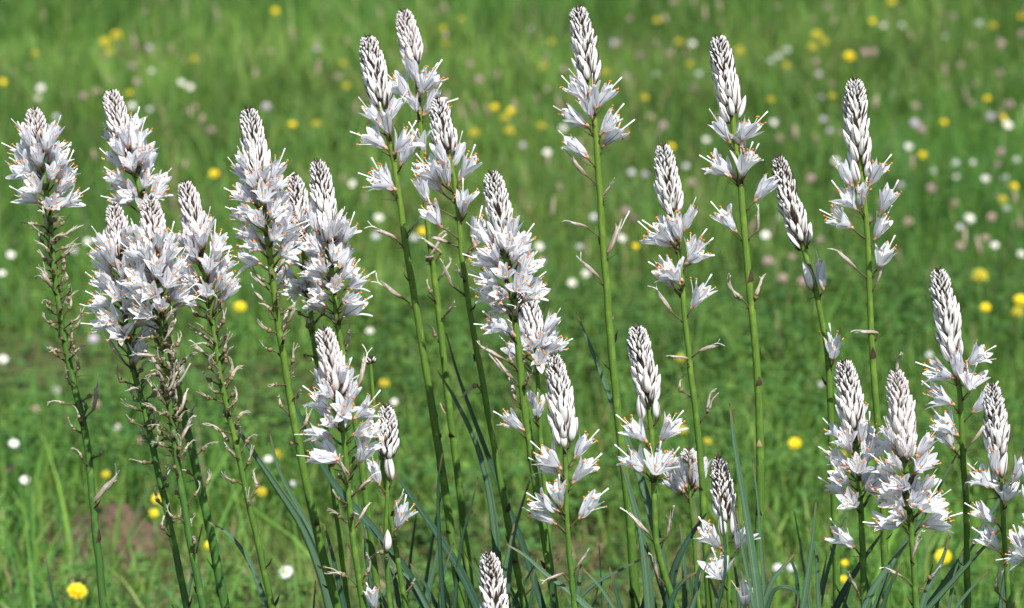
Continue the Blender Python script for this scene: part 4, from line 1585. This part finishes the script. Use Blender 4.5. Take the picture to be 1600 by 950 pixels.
HEADS = {
    'y': ("dandelion", head_rays(20, 3, 1.0, 0.12, (M_YEL, M_YEL), 0.30, 0.28)),
    'l': ("trefoil_flower", (None, head_ball(M_YELP, 18, 0.8))),
    'w': ("daisy", head_rays(17, 1, 1.0, 0.135, (M_WHT, M_ORNG), 0.36)),
    'W': ("white_clover", (None, head_ball(M_WHT, 40))),
    'p': ("pink_clover", (None, head_ball(M_PINK, 44))),
    'm': ("red_clover", (None, head_ball(M_MAG, 44))),
    't': ("faded_clover", (None, head_ball(M_TAN, 40))),
    'v': ("lilac_clover", (None, head_ball(M_LIL, 42))),
}
WHAT = {'y': ("bright yellow dandelion flower", "dandelion", "yellow dandelion flowers in the meadow"),
        'l': ("lemon yellow flower tuft", "yellow flower", "lemon yellow flower tufts in the meadow"),
        'w': ("white daisy", "daisy", "white daisies in the meadow"),
        'W': ("round white clover head", "clover", "white clover heads in the meadow"),
        'p': ("pink clover head", "clover", "pink clover heads in the meadow"),
        'm': ("deep magenta clover head", "clover", "magenta clover heads in the meadow"),
        't': ("faded brownish clover head", "clover", "faded clover heads in the meadow"),
        'v': ("pale lilac clover head", "clover", "lilac clover heads in the meadow")}
u_stem = MB()
u_stem.tube([(0, 0, 0), (0.004, 0, 0.25), (-0.004, 0.003, 0.5), (0.002, 0, 0.75), (0, 0, 1.0)], [0.0014, 0.0013, 0.0012, 0.0011, 0.0011], 5, 0)
USTEM = u_stem.mesh("stem", [M_GRN])

MEADOW = [
    # x, y in the photograph, kind, size across in mm
    (430, 18, 'y', 30), (165, 66, 'l', 34), (182, 56, 'l', 34), (170, 82, 'l', 26), (303, 93, 'l', 22), (5, 129, 'y', 24), (171, 125, 't', 22), (55, 84, 'l', 20), (47, 105, 't', 20),
    (64, 137, 'w', 30), (59, 153, 'w', 24), (88, 183, 'W', 22), (84, 200, 'v', 20), (237, 111, 'w', 24), (284, 129, 'w', 26), (297, 136, 'w', 26), (206, 165, 'w', 26), (234, 171, 'W', 18),
    (205, 103, 'p', 24), (150, 145, 't', 28), (214, 128, 'p', 20), (233, 75, 'v', 20), (330, 204, 'p', 22), (216, 206, 'p', 20), (22, 114, 'p', 22), (418, 167, 'p', 22), (130, 150, 'p', 20),
    (335, 272, 'y', 26), (375, 480, 'y', 26), (457, 195, 'y', 22), (415, 167, 'v', 22), (495, 77, 'v', 22), (535, 100, 'l', 24), (541, 135, 'l', 20), (528, 120, 't', 20),
    (693, 45, 'l', 22), (720, 30, 'l', 18), (17, 398, 'w', 22), (3, 427, 'w', 22), (137, 377, 'w', 22), (116, 392, 'W', 22), (146, 530, 'v', 20), (5, 561, 'w', 22), (279, 576, 'w', 20), (183, 667, 'w', 18),
    (87, 611, 'v', 18), (22, 693, 'w', 22), (39, 750, 'w', 20), (18, 733, 'm', 19), (150, 632, 't', 16), (55, 640, 't', 16), (220, 689, 't', 16), (165, 742, 'l', 15),
    (245, 780, 'y', 19), (240, 802, 'y', 16), (328, 852, 'y', 18), (120, 925, 'y', 31), (408, 769, 'l', 18), (447, 894, 'w', 26), (419, 717, 'w', 18), (435, 710, 'l', 18), (459, 756, 'W', 16),
    (551, 287, 'w', 24), (592, 340, 'w', 26), (587, 370, 'W', 24), (647, 372, 'W', 22), (660, 362, 'y', 22), (578, 517, 'w', 19), (616, 628, 'w', 16), (600, 599, 'l', 19),
    (1082, 68, 'w', 26), (1025, 116, 'W', 24), (1092, 116, 'W', 24), (855, 238, 'w', 24), (1104, 218, 'w', 24), (958, 68, 'v', 24), (1083, 138, 'p', 28), (979, 121, 'p', 24), (882, 109, 'p', 24), (748, 125, 'p', 24),
    (1046, 84, 't', 24), (998, 87, 'p', 22), (1036, 196, 'p', 24), (1017, 183, 't', 22), (733, 100, 'p', 20), (880, 200, 'w', 26), (1053, 3, 't', 30),
    (773, 168, 'y', 26), (799, 174, 'y', 28), (789, 184, 'l', 22), (741, 208, 'l', 26), (796, 205, 'l', 26), (1027, 32, 'l', 24), (862, 66, 'l', 20), (850, 103, 'l', 20), (945, 113, 'l', 24), (1061, 66, 'l', 26), (1007, 153, 'l', 22), (1049, 229, 'y', 20),
    (915, 428, 'w', 24), (894, 442, 'w', 22), (972, 372, 'w', 22), (927, 340, 'W', 22), (843, 385, 'w', 22), (991, 343, 'm', 18), (906, 386, 'W', 18), (987, 270, 'W', 24), (1072, 260, 'W', 22), (978, 330, 'p', 20), (1080, 285, 'p', 22), (846, 410, 'v', 20), (993, 385, 'y', 16),
    (1381, 40, 'w', 28), (1409, 40, 'W', 26), (1429, 137, 'w', 28), (1209, 191, 'w', 25), (1420, 229, 'w', 26), (1530, 37, 'W', 28), (1477, 57, 'W', 26), (1546, 182, 'v', 28), (1575, 195, 'w', 32), (1568, 185, 'y', 20), (1229, 78, 'W', 30), (1216, 88, 'W', 26), (1204, 96, 'W', 22),
    (1430, 167, 'p', 26), (1429, 193, 'v', 26), (1439, 202, 'p', 22), (1351, 82, 'p', 26), (1365, 82, 'p', 26), (1273, 97, 'p', 24), (1564, 68, 'p', 26), (1596, 53, 'p', 26), (1488, 26, 'p', 26), (1501, 103, 'p', 22), (1477, 137, 'p', 24), (1525, 134, 't', 28), (1577, 164, 'p', 28), (1396, 147, 'p', 26), (1270, 30, 't', 22),
    (1475, 192, 'y', 22), (1543, 155, 'y', 22), (1598, 26, 'y', 30), (1393, 4, 'y', 30), (1363, 34, 'y', 24), (1327, 89, 'y', 38), (1276, 56, 'l', 34), (1270, 74, 'l', 28), (1288, 66, 'l', 24), (1230, 104, 'l', 24), (1217, 216, 't', 22), (1442, 243, 'y', 24), (1551, 41, 'l', 26), (1156, 80, 'l', 30),
    (1458, 268, 'W', 24), (1493, 255, 'W', 24), (1493, 276, 'w', 22), (1522, 254, 'w', 20), (1540, 279, 'w', 26), (1570, 279, 'W', 26), (1515, 341, 'w', 30), (1500, 355, 'W', 20), (1572, 326, 'W', 22), (1554, 383, 'w', 22), (1596, 397, 'w', 24), (1196, 367, 'w', 24), (1267, 279, 'p', 22), (1306, 251, 'w', 24), (1218, 340, 'W', 20),
    (1456, 295, 'p', 26), (1550, 340, 't', 24), (1200, 408, 'p', 22), (1223, 435, 't', 20), (1254, 440, 'p', 20), (1237, 402, 't', 18), (1490, 318, 't', 24), (1419, 347, 't', 22), (1500, 385, 't', 20), (1539, 373, 't', 20), (1565, 238, 'p', 24), (1584, 292, 'y', 24), (1531, 431, 'l', 30), (1567, 312, 'l', 20), (1588, 250, 'W', 20),
    (1452, 555, 'W', 18), (1282, 601, 'W', 16), (1540, 481, 'y', 22), (1242, 693, 'y', 24), (1474, 870, 'y', 27), (1215, 888, 'W', 20), (1236, 888, 'W', 18), (1065, 672, 'l', 18), (1105, 690, 'l', 14), (1315, 711, 'l', 16), (1595, 470, 'y', 30), (1590, 488, 'l', 24), (1062, 560, 'l', 16), (1320, 880, 'y', 12), (1318, 905, 'y', 12),
]
rf = random.Random(5)
taken = [(m[0], m[1]) for m in MEADOW]
while len(MEADOW) < 244:                      # the fainter specks, thickest in the upper right of the meadow
    x = 1600 * (rf.random() ** 0.6)
    y = rf.choice((rf.uniform(2, 210), rf.uniform(2, 420)))
    if x < 1000 and y > 230:
        continue
    if min(math.hypot(x - a, y - b) for a, b in taken) < 17:
        continue
    taken.append((x, y))
    MEADOW.append((x, y, rf.choice('pppttvvl'), rf.uniform(14, 21)))

TIPS = [(52, 168, "the far left spike"), (172, 140, "the second spike"), (388, 168, "the tiered left spike"), (573, 55, "the dark tipped centre spike"),
        (628, 15, "the pale upper centre spike"), (768, 268, "the big central spike"), (903, 10, "the tallest black tipped spike"), (1035, 225, "the medium right spike"),
        (1122, 55, "the tall upper right spike"), (1215, 243, "the narrow dark leaning spike"), (1335, 122, "the upright spike at right"), (1465, 420, "the tall right edge spike"),
        (505, 512, "the thick low left spike"), (995, 508, "the slim low spike"), (864, 553, "the leaning central spike"), (1318, 562, "the lower right pair of spikes"), (288, 283, "the left cluster"),
        (150, 830, "the far left stem"), (300, 800, "the left cluster's stems"), (1188, 700, "the thick pale stem at right"), (1550, 600, "the short right edge spike")]


def where(x, y):
    tx, ty, nm = min(TIPS, key=lambda t: (t[0] - x) ** 2 + ((t[1] - y) * 0.8) ** 2)
    dx, dy = x - tx, y - ty
    if abs(dx) > 1.1 * abs(dy):
        rel = "right of" if dx > 0 else "left of"
    elif abs(dx) > 0.45 * abs(dy):
        rel = ("lower " if dy > 0 else "upper ") + ("right of" if dx > 0 else "left of")
    else:
        rel = "below the tip of" if dy > 0 else "above"
    return rel + " " + nm


cells = {}
for i, (x, y, k, s) in enumerate(MEADOW):
    cells.setdefault((k, where(x, y)), []).append(i)
LAB = {}
ORD = ["topmost"] + [n + " from the top" for n in "second third fourth fifth sixth seventh eighth ninth tenth eleventh twelfth thirteenth fourteenth fifteenth sixteenth seventeenth eighteenth nineteenth twentieth".split()]
for (k, w), idx in cells.items():
    idx.sort(key=lambda i: MEADOW[i][1])
    for j, i in enumerate(idx):
        if len(idx) == 1:
            LAB[i] = f"{WHAT[k][0]} {w}"
        else:
            o = "lowest" if j == len(idx) - 1 else ORD[j]
            LAB[i] = f"{WHAT[k][0]}, {o}, {w}"

for i, (x, y, k, s) in enumerate(MEADOW):
    h = {'y': 0.15, 'l': 0.125, 'w': 0.10}.get(k, 0.085) * rf.uniform(0.8, 1.25)
    if y > 640:
        h = min(h, 0.13)
    p = on_meadow(x, y, h)
    gx, gy = p.x + rf.uniform(-0.01, 0.01), p.y + rf.uniform(-0.01, 0.01)
    g = Vector((gx, gy, ground(gx, gy)))
    name, (pet, eye) = HEADS[k]
    root = thing(name, g, LAB[i], WHAT[k][1], WHAT[k][2])
    top = p - g
    L = top.length
    obj("stem", USTEM, root, (0, 0, 0), frame_z(top), (1, 1, L))
    face = Vector((rf.uniform(-0.35, 0.45), rf.uniform(-1.1, -0.5), 1.0)) if pet else Vector((rf.uniform(-.2, .2), rf.uniform(-.3, .1), 1))
    rot = frame_z(face, rf.uniform(0, 6))
    r = s / 2000 * {"w": 0.78, "W": 0.74, "l": 1.05, "y": 0.88}.get(k, 0.95)
    hd = obj("flower_head", eye, root, top, rot, r)
    if pet:
        obj("petal", pet, hd, (0, 0, 0), None, 1.0, kind="stuff")
